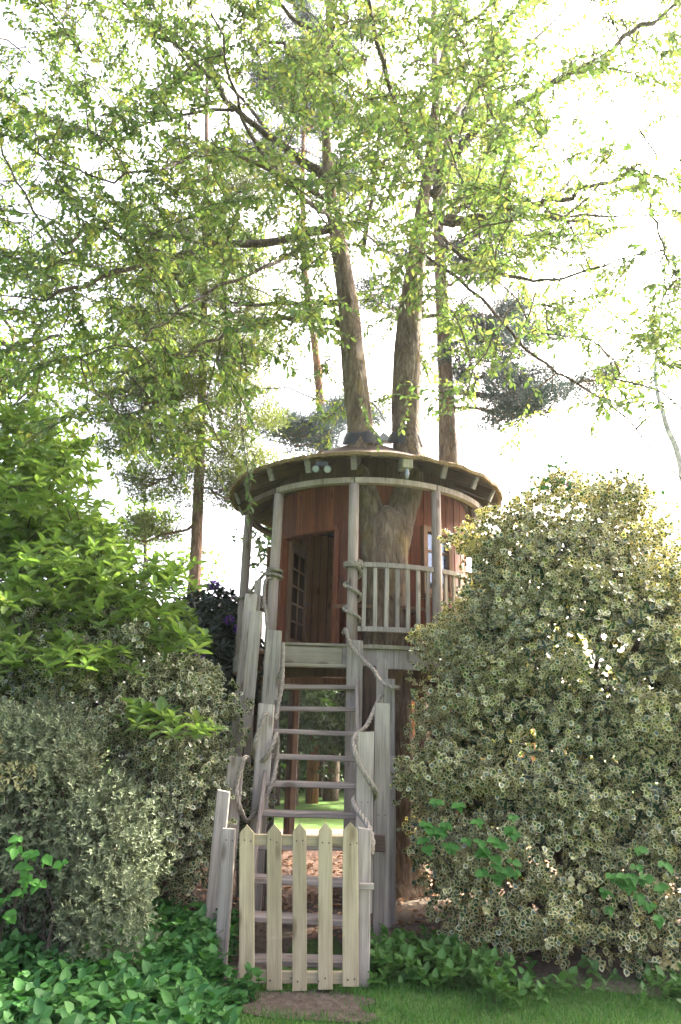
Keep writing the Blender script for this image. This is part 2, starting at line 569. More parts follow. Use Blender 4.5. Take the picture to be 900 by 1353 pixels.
def leaves_mesh(name, P, D, N, L, W, R, tpl):
    P, D, N = np.asarray(P, float), unit(np.asarray(D, float)), np.asarray(N, float)
    n = len(P)
    B = unit(np.cross(N, D))
    N2 = np.cross(D, B)
    tv, tf, tu = tpl
    L = np.broadcast_to(L, (n,)).astype(float)
    W = np.broadcast_to(W, (n,)).astype(float)
    V = (P[:, None, :] + D[:, None, :] * (tv[None, :, 0:1] * L[:, None, None])
         + B[:, None, :] * (tv[None, :, 1:2] * W[:, None, None])
         + N2[:, None, :] * (tv[None, :, 2:3] * L[:, None, None]))
    k = len(tv)
    me = bpy.data.meshes.new(name)
    me.vertices.add(n * k)
    me.vertices.foreach_set('co', V.reshape(-1).astype(np.float32))
    loops = np.concatenate([np.array(f) for f in tf])
    sizes = np.array([len(f) for f in tf])
    nl = len(loops)
    idx = (loops[None, :] + (np.arange(n) * k)[:, None]).reshape(-1)
    me.loops.add(n * nl)
    me.loops.foreach_set('vertex_index', idx.astype(np.int32))
    starts0 = np.concatenate([[0], np.cumsum(sizes)[:-1]])
    st = (starts0[None, :] + (np.arange(n) * nl)[:, None]).reshape(-1)
    me.polygons.add(n * len(tf))
    me.polygons.foreach_set('loop_start', st.astype(np.int32))
    me.update(calc_edges=True)
    uv = me.uv_layers.new(name='UVMap')
    uv.data.foreach_set('uv', np.tile(tu[loops], (n, 1)).reshape(-1).astype(np.float32))
    a = me.attributes.new('rnd', 'FLOAT', 'POINT')
    a.data.foreach_set('value', np.repeat(np.broadcast_to(R, (n,)), k).astype(np.float32))
    return me


def leaves_obj(name, mat, parent, P, D, N, L, W, R, tpl, kind='stuff'):
    o = base_of(parent)
    me = leaves_mesh(name, np.asarray(P) - np.array(o), D, N, L, W, R, tpl)
    ob = mesh_obj(name, me, mat, parent, Matrix.Translation(o))
    if kind:
        ob['kind'] = kind
    return ob


def rdir(n):
    return unit(rng.normal(size=(n, 3)))


class Cloud:
    def __init__(s):
        s.P, s.D, s.N, s.L, s.W, s.R = [], [], [], [], [], []

    def add(s, P, D, N, L, W, R):
        n = len(P)
        s.P.append(P)
        s.D.append(D)
        s.N.append(N)
        for a, v in ((s.L, L), (s.W, W), (s.R, R)):
            a.append(np.broadcast_to(v, (n,)))

    def obj(s, name, mat, parent, tpl, kind='stuff'):
        return leaves_obj(name, mat, parent, np.concatenate(s.P), np.concatenate(s.D), np.concatenate(s.N),
                          np.concatenate(s.L), np.concatenate(s.W), np.concatenate(s.R), tpl, kind)


def lump(d, seed, amp):
    r = np.random.default_rng(seed)
    out = np.zeros(len(d))
    for i in range(7):
        k = r.normal(size=3) * (2.2 + i * 0.9)
        out += np.sin(d @ k + r.uniform(0, 6.28)) / (1 + 0.35 * i)
    return 1 + amp * out / 2.2


def bush_shell(ells, n, shell=0.35, seed=1, amp=0.10, zmin=0.03, power=1.4):
    """points in the outer layer of a union of ellipsoids; returns points and outward normals"""
    C = np.array([e[0] for e in ells], float)
    S = np.array([e[1] for e in ells], float)
    w = np.array([(s[0] * s[1] + s[1] * s[2] + s[0] * s[2]) for s in S])
    w = w / w.sum()
    outP, outN = [], []
    tot = 0
    while tot < n:
        m = int((n - tot) * 1.8) + 200
        i = rng.choice(len(C), m, p=w)
        d = rdir(m)
        q = 1 - shell * rng.random(m) ** power
        lm = np.zeros(m)
        for j in range(len(C)):
            sel = i == j
            lm[sel] = lump(d[sel], seed * 17 + j, amp)
        P = C[i] + d * S[i] * (q * lm)[:, None]
        ok = P[:, 2] > zmin
        for j in range(len(C)):
            e = P - C[j]
            dn = unit(e / S[j])
            val = np.linalg.norm(e / S[j], axis=1) / lump(dn, seed * 17 + j, amp)
            ok &= ~((val < 1 - shell) & (i != j))
        P, nn = P[ok], unit(d[ok] / S[i[ok]])
        outP.append(P)
        outN.append(nn)
        tot += len(P)
    return np.concatenate(outP)[:n], np.concatenate(outN)[:n]


def rosettes(cl, P, Nn, k, L, wr, up=0.35, spread=(0.5, 1.25), stem=0.0, jit=0.35, pale_boost=None, flat=0.0):
    """k leaves round each shoot tip"""
    n = len(P)
    ax = unit(Nn + np.array([0, 0, up]) + rng.normal(size=(n, 3)) * jit)
    t1 = unit(np.cross(ax, rdir(n)))
    t2 = np.cross(ax, t1)
    ph0 = rng.random(n) * 6.28
    tip = rng.random(n)
    for j in range(k):
        ph = ph0 + j * 2.39996 + rng.normal(size=n) * 0.25
        a = spread[0] + (spread[1] - spread[0]) * (j / max(1, k - 1)) + rng.normal(size=n) * 0.15
        side = t1 * np.cos(ph)[:, None] + t2 * np.sin(ph)[:, None]
        D = ax * np.cos(a)[:, None] + side * np.sin(a)[:, None]
        if flat:
            D = unit(D * np.array([1, 1, 1 - flat]))
        N = ax * np.sin(a)[:, None] - side * np.cos(a)[:, None]
        pos = P - ax * (stem * j / max(1, k - 1))
        LL = L * rng.uniform(0.55, 1.3, n)
        R = np.clip(tip * 0.55 + rng.random(n) * 0.4, 0, 0.93)
        if pale_boost is not None:
            R = np.where(pale_boost > rng.random(n), 0.985, R)
        cl.add(pos, D, N + rng.normal(size=(n, 3)) * 0.15, LL, LL * wr * rng.uniform(0.85, 1.15, n), R)


def curve_pts(a, b, n=6, sag=0.0, wob=0.05, seed=None):
    a, b = np.asarray(a, float), np.asarray(b, float)
    L = np.linalg.norm(b - a)
    w = rng.normal(size=(n + 1, 3)) * wob * L
    out = []
    for i in range(n + 1):
        t = i / n
        p = a + (b - a) * t
        p = p + np.array([0, 0, sag * L * 4 * t * (1 - t)])
        if 0 < i < n:
            p = p + w[i] * (0.5 + 0.5 * math.sin(t * math.pi))
        out.append(p)
    return out


def catmull(pts, sub=4):
    pts = [np.asarray(p, float) for p in pts]
    if len(pts) < 3:
        return pts
    P = [2 * pts[0] - pts[1]] + pts + [2 * pts[-1] - pts[-2]]
    out = []
    for i in range(1, len(P) - 2):
        for k in range(sub):
            t = k / sub
            p0, p1, p2, p3 = P[i - 1], P[i], P[i + 1], P[i + 2]
            out.append(0.5 * ((2 * p1) + (-p0 + p2) * t + (2 * p0 - 5 * p1 + 4 * p2 - p3) * t * t + (-p0 + 3 * p1 - 3 * p2 + p3) * t ** 3))
    out.append(pts[-1])
    return out


# ================================================================== THE SETTING: ground
def sheet(name, mat, pts, z, kind='structure'):
    m = MB()
    m.poly([(p[0], p[1], z) for p in pts], [tuple(range(len(pts)))])
    return tag(m.build(name, mat), kind=kind)


def blob(cx, cy, rx, ry, n=26, amp=0.14, seed=0):
    r = random.Random(seed)
    ks = [(r.uniform(0, 6.28), r.uniform(0.3, 1)) for _ in range(5)]
    out = []
    for i in range(n):
        t = 2 * math.pi * i / n
        q = 1 + amp * sum(a * math.sin((j + 2) * t + p) for j, (p, a) in enumerate(ks)) / 1.5
        out.append((cx + rx * q * math.cos(t), cy + ry * q * math.sin(t)))
    return out


sheet('ground', M_GROUND, [(-400, -60), (400, -60), (400, 700), (-400, 700)], 0.0)
sheet('leaf_litter_ground', M_LITTER, blob(0.6, 9.2, 4.6, 3.4, seed=3), 0.004)
sheet('bare_soil_patch', M_SOIL, blob(-0.15, 4.98, 0.50, 0.24, seed=5), 0.008)
sheet('shrub_bed_soil', M_SOIL, blob(2.6, 6.9, 2.7, 1.75, seed=8), 0.012)
sheet('left_bed_soil', M_SOIL, blob(-3.0, 6.1, 2.6, 2.6, seed=9), 0.016)

# ================================================================== THE TREEHOUSE
HC = np.array([0.35, 9.34])                 # centre of the round hut
RP, RW, RE = 1.65, 1.38, 1.91               # post ring, wall, eaves
ZF, ZB, ZE, ZA = 2.53, 4.50, 4.76, 5.76     # floor, ring beam, eaves, apex
TX, TY = 0.56, 8.15                         # trunk of the tree through the porch


def pol(th, r, z=0.0):
    t = rad(th)
    return Vector((HC[0] + r * math.sin(t), HC[1] - r * math.cos(t), z))


WC = np.array([0.42, 9.52])                 # the hut wall stands a little behind the middle of the deck


def wpol(th, r, z=0.0):
    t = rad(th)
    return Vector((WC[0] + r * math.sin(t), WC[1] - r * math.cos(t), z))


house = empty('treehouse', (HC[0], HC[1], 0), 'round red-boarded treehouse on stilts with a conical roof and railed porch', 'treehouse')


def arc(m, th0, th1, r0, r1, z0, z1, step=4.0, pf=None):
    pf = pf or pol
    n = max(1, int(round(abs(th1 - th0) / step)))
    b = len(m.v)
    for i in range(n + 1):
        th = th0 + (th1 - th0) * i / n
        for (r, z) in ((r0, z0), (r1, z0), (r1, z1), (r0, z1)):
            m.v.append(tuple(pf(th, r, z)))
    for i in range(n):
        for k in range(4):
            k2 = (k + 1) % 4
            m.f.append((b + i * 4 + k, b + i * 4 + 4 + k, b + i * 4 + 4 + k2, b + i * 4 + k2))
    m.f.append((b, b + 1, b + 2, b + 3))
    e = b + n * 4
    m.f.append((e + 3, e + 2, e + 1, e))
    return m


# --- wall: backing ring with openings, boards, window, door
DOOR = (-57.0, -19.0)
WIND = (26.0, 46.0)
WINS = [WIND, (108.0, 130.0), (246.0, 270.0)]


def in_win(th, pad=0.0):
    return any(w[0] - pad < (th + 360) % 360 < w[1] + pad for w in WINS)


DZ, WZ0, WZ1, WT = 4.03, 3.28, 4.10, 4.64
m = MB()
edges = [DOOR[1]]
for wi in WINS:
    edges += [wi[0], wi[1]]
edges.append(360 + DOOR[0])
for q0, q1 in zip(edges[0::2], edges[1::2]):
    arc(m, q0, q1, RW - 0.035, RW - 0.012, ZF, WT, pf=wpol)
arc(m, DOOR[0], DOOR[1], RW - 0.035, RW - 0.012, DZ, WT, pf=wpol)
for wi in WINS:
    arc(m, wi[0], wi[1], RW - 0.035, RW - 0.012, ZF, WZ0, pf=wpol)
    arc(m, wi[0], wi[1], RW - 0.035, RW - 0.012, WZ1, WT, pf=wpol)
wall = m.build('wall', M_REDB, house)
NB = 88
bw = 2 * math.pi * RW / NB
for i in range(NB):
    th = i * 360 / NB + 1.1
    th = th - 360 if th > 180 else th
    rr = RW + (0.006 if i % 2 else -0.001)
    w = bw * (1.08 if i % 2 else 0.95)
    if DOOR[0] < th < DOOR[1]:
        spans = [(DZ, WT)]
    elif in_win(th):
        spans = [(ZF, WZ0), (WZ1, WT)]
    else:
        spans = [(ZF, WT)]
    for (a, b) in spans:
        t = rad(th)
        plank('board', M_RED, wall, wpol(th, rr, a + 0.004), wpol(th, rr, b), w, 0.016, (math.cos(t), math.sin(t), 0), ch=0.004)
m = MB()
arc(m, 0, 360, RW - 0.09, RW + 0.05, WT + 0.002, WT + 0.09, 6, pf=wpol)
m.build('eaves_shade_ring', M_DARKW, house)  # dark ring put in for the shade above the wall boards
m = MB()
arc(m, 0, 360, RW - 0.03, RW - 0.005, WT + 0.094, WT + 0.36, 6, pf=wpol)
m.build('eaves_shade_band', M_DARKW, house)  # dark band standing in for shade between wall and roof
# lining boards inside, seen through the door
for i in range(60):
    th = i * 6.0
    t = rad(th)
    tt = th - 360 if th > 180 else th
    if DOOR[0] - 3 < tt < DOOR[1] + 3 or in_win(tt, 3):
        continue
    plank('lining_board', M_INNER, wall, wpol(th, RW - 0.05, ZF + 0.004), wpol(th, RW - 0.05, WT - 0.02), 0.128, 0.012, (math.cos(t), math.sin(t), 0), ch=0.004)
# door frame and open door leaf
df = MB()
for th in DOOR:
    t = rad(th)
    p = wpol(th, RW - 0.005, (ZF + DZ) / 2)
    df.box(p, (0.06, 0.09, DZ - ZF), Matrix.Rotation(t, 3, 'Z'))
p0, p1 = wpol(DOOR[0], RW, DZ), wpol(DOOR[1], RW, DZ)
mid = (p0 + p1) / 2
ang = math.atan2(p1.y - p0.y, p1.x - p0.x)
df.box(mid + Vector((0, 0, 0.03)), ((p1 - p0).length, 0.08, 0.058), Matrix.Rotation(ang, 3, 'Z'))
df.build('door_frame', M_RED, house)
hg = wpol(DOOR[0] + 2.5, RW - 0.06, ZF + 0.03)
ddir = Vector((0.30, 0.95, 0)).normalized()
DW, DH = 0.66, DZ - ZF - 0.06
dm = MB()
Rz = Matrix.Rotation(math.atan2(ddir.y, ddir.x), 3, 'Z')


def on_door(u, z):
    return hg + ddir * u + Vector((0, 0, z))


for u, wd in ((0.045, 0.09), (DW - 0.045, 0.09)):
    dm.box(on_door(u, DH / 2), (wd, 0.04, DH), Rz)
for z, hh in ((0.09, 0.18), (DH - 0.05, 0.10)):
    dm.box(on_door(DW / 2, z), (DW - 0.18, 0.038, hh), Rz)
door = dm.build('door', M_BROWN, house)
mm = MB()
mm.box(on_door(DW / 2, DH / 2 + 0.04), (0.028, 0.034, DH - 0.28), Rz)
for k in range(1, 5):
    mm.box(on_door(DW / 2, 0.18 + (DH - 0.28) * k / 5), (DW - 0.18, 0.03, 0.026), Rz)
mm.build('glazing_bar', M_BROWN, door)
for c in range(2):
    for k in range(5):
        g = MB()
        g.box(on_door(0.09 + (DW - 0.18) * (c + 0.5) / 2, 0.18 + (DH - 0.28) * (k + 0.5) / 5),
              ((DW - 0.18) / 2 - 0.03, 0.006, (DH - 0.28) / 5 - 0.028), Rz)
        g.build('pane', M_GLASS, door)
hd = MB()
hd.tube([on_door(DW - 0.05, DH * 0.48) + Rz @ Vector((0, -0.02, 0)), on_door(DW - 0.05, DH * 0.48) + Rz @ Vector((0, -0.06, 0)),
         on_door(DW - 0.15, DH * 0.48) + Rz @ Vector((0, -0.06, 0))], 0.009, 6)
hd.build('door_handle', M_DARKM, door)
# windows: one beside the porch tree, two unseen ones added further round to light the room
for wi in WINS:
    wth = (wi[0] + wi[1]) / 2
    wc = wpol(wth, RW - 0.005, (WZ0 + WZ1) / 2)
    ww, wh = 2 * RW * math.sin(rad((wi[1] - wi[0]) / 2)), WZ1 - WZ0
    Rw = Matrix.Rotation(rad(wth), 3, 'Z')
    wm = MB()
    for sx in (-1, 1):
        wm.box(wc + Rw @ Vector((sx * (ww / 2 - 0.02), -0.02, 0)), (0.065, 0.08, wh + 0.06), Rw)
    for sz in (-1, 1):
        wm.box(wc + Rw @ Vector((0, -0.02, sz * (wh / 2 - 0.01))), (ww - 0.105, 0.076, 0.07), Rw)
    win = wm.build('window', M_BROWN, house)
    bm_ = MB()
    bm_.box(wc + Rw @ Vector((0, -0.015, 0)), (0.026, 0.04, wh - 0.09), Rw)
    for k in (1, 2):
        bm_.box(wc + Rw @ Vector((0, -0.015, -wh / 2 + 0.03 + (wh - 0.06) * k / 3)), (ww - 0.105, 0.036, 0.024), Rw)
    bm_.build('glazing_bar', M_BROWN, win)
    for c in (-1, 1):
        for k in range(3):
            g = MB()
            g.box(wc + Rw @ Vector((c * (ww - 0.1) / 4, -0.01, -wh / 2 + 0.03 + (wh - 0.06) * (k + 0.5) / 3)), ((ww - 0.1) / 2 - 0.03, 0.006, (wh - 0.06) / 3 - 0.026), Rw)
            g.build('pane', M_GLASS, win)
    sl = MB()
    sl.box(wc + Rw @ Vector((0, -0.05, -wh / 2 - 0.065)), (ww + 0.06, 0.12, 0.035), Rw)
    sl.build('sill', M_BROWN, win)

# --- deck: joists, boards clipped to the round, rim boards, mossy front beam
dk = MB()
for th in range(0, 360, 30):
    a, b = pol(th, 0.25, ZF - 0.10), pol(th, RP - 0.04, ZF - 0.10)
    dk.box((a + b) / 2, (0.05, (b - a).length, 0.14), Matrix.Rotation(rad(th), 3, 'Z'))
arc(dk, 0, 360, 1.15, 1.20, ZF - 0.30, ZF - 0.175, 12)
deck = dk.build('deck_frame', M_DARKW, house)
y = -RP
k = 0
while y < RP:
    yc = y + 0.07
    hw = math.sqrt(max(0.0, (RP + 0.06) ** 2 - max(abs(y), abs(y + 0.14)) ** 2))
    if hw > 0.15:
        Yw = HC[1] + yc
        if abs(Yw - TY) < 0.42:       # the trunk passes between two shorter boards
            for (xa, xb) in ((HC[0] - hw, TX - 0.40), (TX + 0.40, HC[0] + hw)):
                if xb - xa > 0.1:
                    plank('deck_board', M_MOSSY, deck, (xa, Yw, ZF - 0.014), (xb, Yw, ZF - 0.014), 0.134, 0.028, (0, 1, 0), ch=0.004)
        else:
            plank('deck_board', M_MOSSY, deck, (HC[0] - hw, Yw, ZF - 0.014), (HC[0] + hw, Yw, ZF - 0.014), 0.134, 0.028, (0, 1, 0), ch=0.004)
    y += 0.14
m = MB()
arc(m, -3.0, 34, RP + 0.035, RP + 0.075, ZF - 0.24, ZF - 0.035, 3)
m.build('rim_board', M_GREY, house)
m = MB()
arc(m, 34.3, 100, RP + 0.035, RP + 0.075, ZF - 0.24, ZF - 0.035, 4)
arc(m, 100.3, 310, RP + 0.035, RP + 0.075, ZF - 0.24, ZF - 0.035, 6)
m.build('rim_board', M_GREY, house)
m = MB()
arc(m, -4.0, 60, RP + 0.03, RP + 0.12, ZF - 0.030, ZF + 0.012, 3)
m.build('deck_nosing', M_MOSSY, house)
LX0, LX1 = -0.60, 0.19                      # stairwell width
yb = HC[1] - RP + 0.02
b_ = MB()
plank('front_beam', M_MOSSY, house, (LX0, yb, ZF - 0.115), (LX1 - 0.13, yb, ZF - 0.115), 0.20, 0.05, (0, 0, 1), wear=0.002)
plank('front_beam', M_GREY, house, (LX1 - 0.125, yb, ZF - 0.112), (LX1 - 0.005, yb, ZF - 0.112), 0.20, 0.05, (0, 0, 1), key=3)
plank('front_ledge', M_MOSSY, house, (LX0, yb - 0.035, ZF - 0.225), (LX1 - 0.005, yb - 0.035, ZF - 0.225), 0.10, 0.035, (0, 1, 0), key=4)
plank('threshold_board', M_MOSSY, house, (LX0, yb + 0.01, ZF + 0.008), (LX1, yb + 0.01, ZF + 0.008), 0.12, 0.03, (0, 1, 0), key=5)

# --- stilts below the deck
for th, r in ((-80, 1.5), (-3, 1.5), (33, 1.5), (62, 1.52), (100, 1.5), (140, 1.5), (180, 1.5), (220, 1.5), (255, 1.5)):
    plank('stilt', M_DARKW, house, pol(th, r, -0.1), pol(th, r, ZF - 0.18), 0.13, 0.13, (math.cos(rad(th)), math.sin(rad(th)), 0), ch=0.02)

# --- porch posts (round), ring beam
POSTS = [-82, -44, -6.5, 29.5, 62, 98, 138, 180, 222]
for th in POSTS:
    pm = MB()
    zt = ZB - 0.035
    jx, jy = random.uniform(-.012, .012), random.uniform(-.012, .012)
    pts = [pol(th, RP, ZF) + Vector((jx * q, jy * q, (zt - ZF) * q)) for q in (0, .25, .5, .75, 1)]
    pm.tube(pts, [0.066, 0.063, 0.061, 0.062, 0.060], 12, wob=0.03)
    pm.build('porch_post', M_POST, house, smooth=True, loc=pol(th, RP, ZF))
for i in range(len(POSTS)):
    a = POSTS[i]
    b = POSTS[(i + 1) % len(POSTS)]
    b = b + 360 if b < a else b
    m = MB()
    arc(m, a + 0.3, b - 0.3, RP - 0.035, RP + 0.045, ZB - 0.03, ZB + 0.04, 3)
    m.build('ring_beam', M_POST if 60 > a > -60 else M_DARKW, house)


# --- railings
def railing(t0, t1, nb, rope=False):
    m = MB()
    arc(m, t0 + 2.3, t1 - 2.3, RP - 0.035, RP + 0.035, 3.44, 3.495, 4)
    rl = m.build('handrail', M_GREY, house)
    m = MB()
    arc(m, t0 + 2.3, t1 - 2.3, RP - 0.032, RP + 0.032, 2.70, 2.755, 4)
    m.build('bottom_rail', M_GREY, house)
    for k in range(nb):
        th = t0 + 2.3 + (t1 - t0 - 4.6) * (k + 0.5) / nb
        r_ = RP + random.uniform(-.004, .004)
        plank('baluster', M_GREY, house, pol(th, r_, 2.752), pol(th + random.uniform(-.15, .15), r_, 3.442), 0.046, 0.036, (math.cos(rad(th)), math.sin(rad(th)), 0), ch=0.006, key=k % 3, wear=0.002)


railing(-6.5, 29.5, 7)
railing(29.5, 62, 6)
railing(62, 98, 7)
railing(98, 138, 8)
railing(222, 278, 9)

# --- bench round the trunk and wall
m = MB()
arc(m, -17, 23, RW + 0.045, RW + 0.24, 3.00, 3.045, 3, pf=wpol)
m.build('bench_seat', M_BROWN, house)
for th in (-15, 21):
    m = MB()
    m.box(wpol(th, RW + 0.15, (ZF + 3.0) / 2), (0.05, 0.2, 3.0 - ZF), Matrix.Rotation(rad(th), 3, 'Z'))
    m.build('bench_support', M_RED, house)

# --- roof: boards below, felt cone above, rafters, ragged mossy edge
m = MB()
NS = 40
rings = [(RE + 0.02, ZE), (1.62, ZE + 0.145), (1.2, ZE + 0.32), (0.7, ZE + 0.545), (0.02, ZA)]
for (r_, z_) in rings:
    for k in range(NS):
        j = 1 + (random.uniform(-.010, .010) if r_ > 1.9 else 0)
        m.v.append(tuple(pol(k * 360 / NS, r_ * j, z_ + random.uniform(-.012, .012))))
for i in range(len(rings) - 1):
    for k in range(NS):
        k2 = (k + 1) % NS
        m.f.append((i * NS + k, i * NS + k2, (i + 1) * NS + k2, (i + 1) * NS + k))
roof = m.build('roof', M_ROOF, house)
for k in range(20):
    m = MB()
    n = 5
    vs_ = []
    for (zo) in (-0.022, -0.05):
        for ii in range(n):
            th = k * 18 + 17.6 * ii / (n - 1)
            vs_.append(pol(th, RE - 0.03, ZE + zo + 0.012))
        for ii in range(n):
            th = k * 18 + 17.6 * ii / (n - 1)
            vs_.append(pol(th, 0.12, ZA + zo - 0.03))
    fs = []
    for ii in range(n - 1):
        fs.append((ii, ii + 1, n + ii + 1, n + ii))
        fs.append((2 * n + ii, 3 * n + ii, 3 * n + ii + 1, 2 * n + ii + 1))
        fs.append((ii, 2 * n + ii, 2 * n + ii + 1, ii + 1))
    m.poly(vs_, fs)
    m.build('roof_board', M_DARKW, roof)
for k in range(20):                         # ragged felt and moss edge, piece by piece
    m = MB()
    seg = 6
    vs_ = []
    for ii in range(seg + 1):
        th = k * 18 + 18.1 * ii / seg
        ro = RE + random.uniform(0.02, 0.05)
        zz = random.uniform(-.012, .012)
        vs_ += [pol(th, ro - 0.10, ZE + 0.055 + zz), pol(th, ro, ZE + 0.006 + zz), pol(th, ro - 0.004, ZE - 0.036 + zz), pol(th, ro - 0.09, ZE - 0.012)]
    fs = []
    for ii in range(seg):
        for q in range(4):
            q2 = (q + 1) % 4
            fs.append((ii * 4 + q, ii * 4 + q2, ii * 4 + 4 + q2, ii * 4 + 4 + q))
    fs += [(3, 2, 1, 0), tuple(seg * 4 + q for q in range(4))]
    m.poly(vs_, fs)
    m.build('roof_edging', M_EDGE, roof)
slope = (ZA - ZE) / RE
for k in range(20):
    th = -6.5 + 18 * k
    dr = Vector((math.sin(rad(th)), -math.cos(rad(th)), 0))
    a = pol(th, 0.3, ZE - 0.125 + (RE - 0.3) * slope)
    b = pol(th, RE - 0.09, ZE - 0.125 + 0.09 * slope)
    plank('rafter', M_DARKW, roof, a, b, 0.065, 0.165, (math.cos(rad(th)), math.sin(rad(th)), 0), ch=0.004)
    e0 = pol(th, RE - 0.088, ZE - 0.125 + 0.085 * slope)
    e1 = pol(th, RE - 0.06, ZE - 0.125 + 0.06 * slope)
    plank('rafter_end', M_ENDS, roof, e0, e1, 0.069, 0.172, (math.cos(rad(th)), math.sin(rad(th)), 0), ch=0.004)
cp = MB()
cp.poly([(0.46, 8.72, 5.50), (0.72, 8.72, 5.50), (0.58, 8.80, 5.66), (0.46, 9.1, 5.60), (0.72, 9.1, 5.60), (0.60, 9.05, 5.70)],
        [(0, 1, 2), (3, 5, 4), (0, 2, 5, 3), (1, 4, 5, 2), (0, 3, 4, 1)])
cp.build('roof_patch', M_METAL, roof)

# --- lamps under the eaves
lamp = empty('eaves_floodlight', tuple(pol(-19, RE - 0.12, ZE - 0.12)), 'twin dark floodlight under the roof edge above the stairs', 'lamp')
c0 = pol(-19, RE - 0.1, ZE - 0.10)
q = MB()
q.box(c0 + Vector((0, 0, 0.02)), (0.14, 0.08, 0.05))
q.build('bracket', M_DARKM, lamp)
for sx in (-1, 1):
    h = MB()
    p = c0 + Vector((sx * 0.07, -0.05, -0.045))
    h.tube([p + Vector((0, 0.07, 0.025)), p + Vector((0, 0.02, 0)), p + Vector((0, -0.035, -0.025))], [0.025, 0.045, 0.05], 10)
    hh = h.build('lamp_head', M_DARKM, lamp, smooth=True)
    h = MB()
    h.tube([p + Vector((0, -0.036, -0.026)), p + Vector((0, -0.042, -0.029))], 0.04, 10)
    h.build('lens', M_LENS, hh)
bell = empty('eaves_lantern', tuple(pol(13, RE - 0.05, ZE - 0.12)), 'small mossy box lamp with a hanging glass under the roof edge over the railing', 'lamp')
c0 = pol(13, RE - 0.03, ZE - 0.10)
q = MB()
q.box(c0, (0.12, 0.10, 0.11), Matrix.Rotation(rad(13), 3, 'Z'))
q.build('lamp_box', M_MOSSY, bell)
q = MB()
q.tube([c0 + Vector((0, -0.02, -0.05)), c0 + Vector((0, -0.02, -0.09)), c0 + Vector((0, -0.02, -0.13)), c0 + Vector((0, -0.02, -0.19))], [0.012, 0.028, 0.03, 0.014], 8)
q.build('hanging_glass', M_LENS, bell, smooth=True)

# ================================================================== STAIRS, PALISADE BOARDS, GATE
stairs = empty('wooden_staircase', (-0.2, 6.4, 0), 'steep grey wooden open-tread staircase flanked by uneven upright boards', 'staircase')
SX = -0.205
treads = []
for k in range(10):
    z = 2.085 - 0.2275 * k
    Yt = 7.42 - 0.191 * k
    treads.append((Yt, z))
    wd = 0.80 if k < 3 else 0.84
    xo = SX + random.uniform(-.012, .012)
    tl = random.uniform(-.008, .008)
    plank('tread', M_TREAD, stairs, (xo - wd / 2, Yt + 0.06, z - 0.02 + tl), (xo + wd / 2, Yt + 0.06, z - 0.02 - tl), 0.17, 0.046, (0, 1, 0), ch=0.008, key=k, wear=0.004)
for sx in (-0.425, 0.425):
    a = Vector((SX + sx, 5.72 - 0.1, 0.0 - 0.05))
    b = Vector((SX + sx, 7.74, 2.36))
    plank('stringer', M_TREAD, stairs, a, b, 0.16, 0.036, (0, 1, 0.5), key=int(sx * 10))


def upright(x0, x1, yt, Y, yb=None, t=0.045, mat=None, tilt=0.0, key=0, z0=None):
    """flanking board: photo columns x0..x1 and top row yt at distance Y, down to the ground or to row yb"""
    a, b = at(x0, yt, Y), at(x1, yt, Y)
    w = abs(b[0] - a[0])
    top = (a + b) / 2
    zb = -0.06 if yb is None else at((x0 + x1) / 2, yb, Y)[2]
    if z0 is not None:
        zb = z0
    lean = tilt
    return plank('upright_board', mat or M_GREY, stairs, (top[0] - lean, Y, zb), (top[0], Y, top[2]), w, t, (1, 0, 0), ch=0.006, key=key, top_tilt=random.uniform(-.008, .008), wear=0.003)


# right side, from the porch post down to the gate
upright(459, 480, 846, 7.50, key=1, t=0.07)
upright(480, 497, 880, 7.58, key=2, mat=M_DARKW)
upright(498, 513, 872, 7.28, key=3)
upright(507, 522, 897, 6.95, key=4)
upright(495, 515, 929, 6.10, key=5)
upright(472, 494, 967, 5.95, key=6, z0=0.3)
upright(473, 490, 1095, 5.36, key=7, t=0.07)
upright(511, 523, 1000, 6.75, key=8)
# left side
upright(337, 346, 767, 7.62, key=9)
upright(324, 340, 785, 7.50, key=10, tilt=0.10)
upright(331, 347, 808, 7.28, yb=962, key=11, tilt=0.04)
upright(353, 373, 833, 7.22, key=12, tilt=0.05)
upright(342, 363, 930, 6.70, key=13, tilt=0.03)
upright(302, 323, 1000, 6.35, key=14, tilt=0.03)
upright(287, 304, 1045, 5.95, key=15, tilt=0.03)
upright(295, 312, 1095, 5.40, key=16)
upright(363, 370, 925, 7.2, key=17, mat=M_TREAD)
plank('cross_block', M_DARKW, stairs, (0.20, 5.9, 0.80), (0.42, 5.9, 0.80), 0.12, 0.05, (0, 0, 1))

GY = 5.20
M_NAIL = plain('rusty_nail', (0.06, 0.04, 0.03), 0.6, 0.4)
nail_me = None


def nail(parent, p):
    global nail_me
    if nail_me is None:
        t_ = MB().tube([(0, 0, 0), (0, -0.004, 0)], 1.0, 7)
        nail_me = bpy.data.meshes.new('nail')
        nail_me.from_pydata([(v[0] * 0.0055, v[1], v[2] * 0.0055) for v in t_.v], [], t_.f)
        nail_me.materials.append(M_NAIL)
    reg(bpy.data.objects.new('nail', nail_me), Matrix.Translation(Vector(p)), parent)


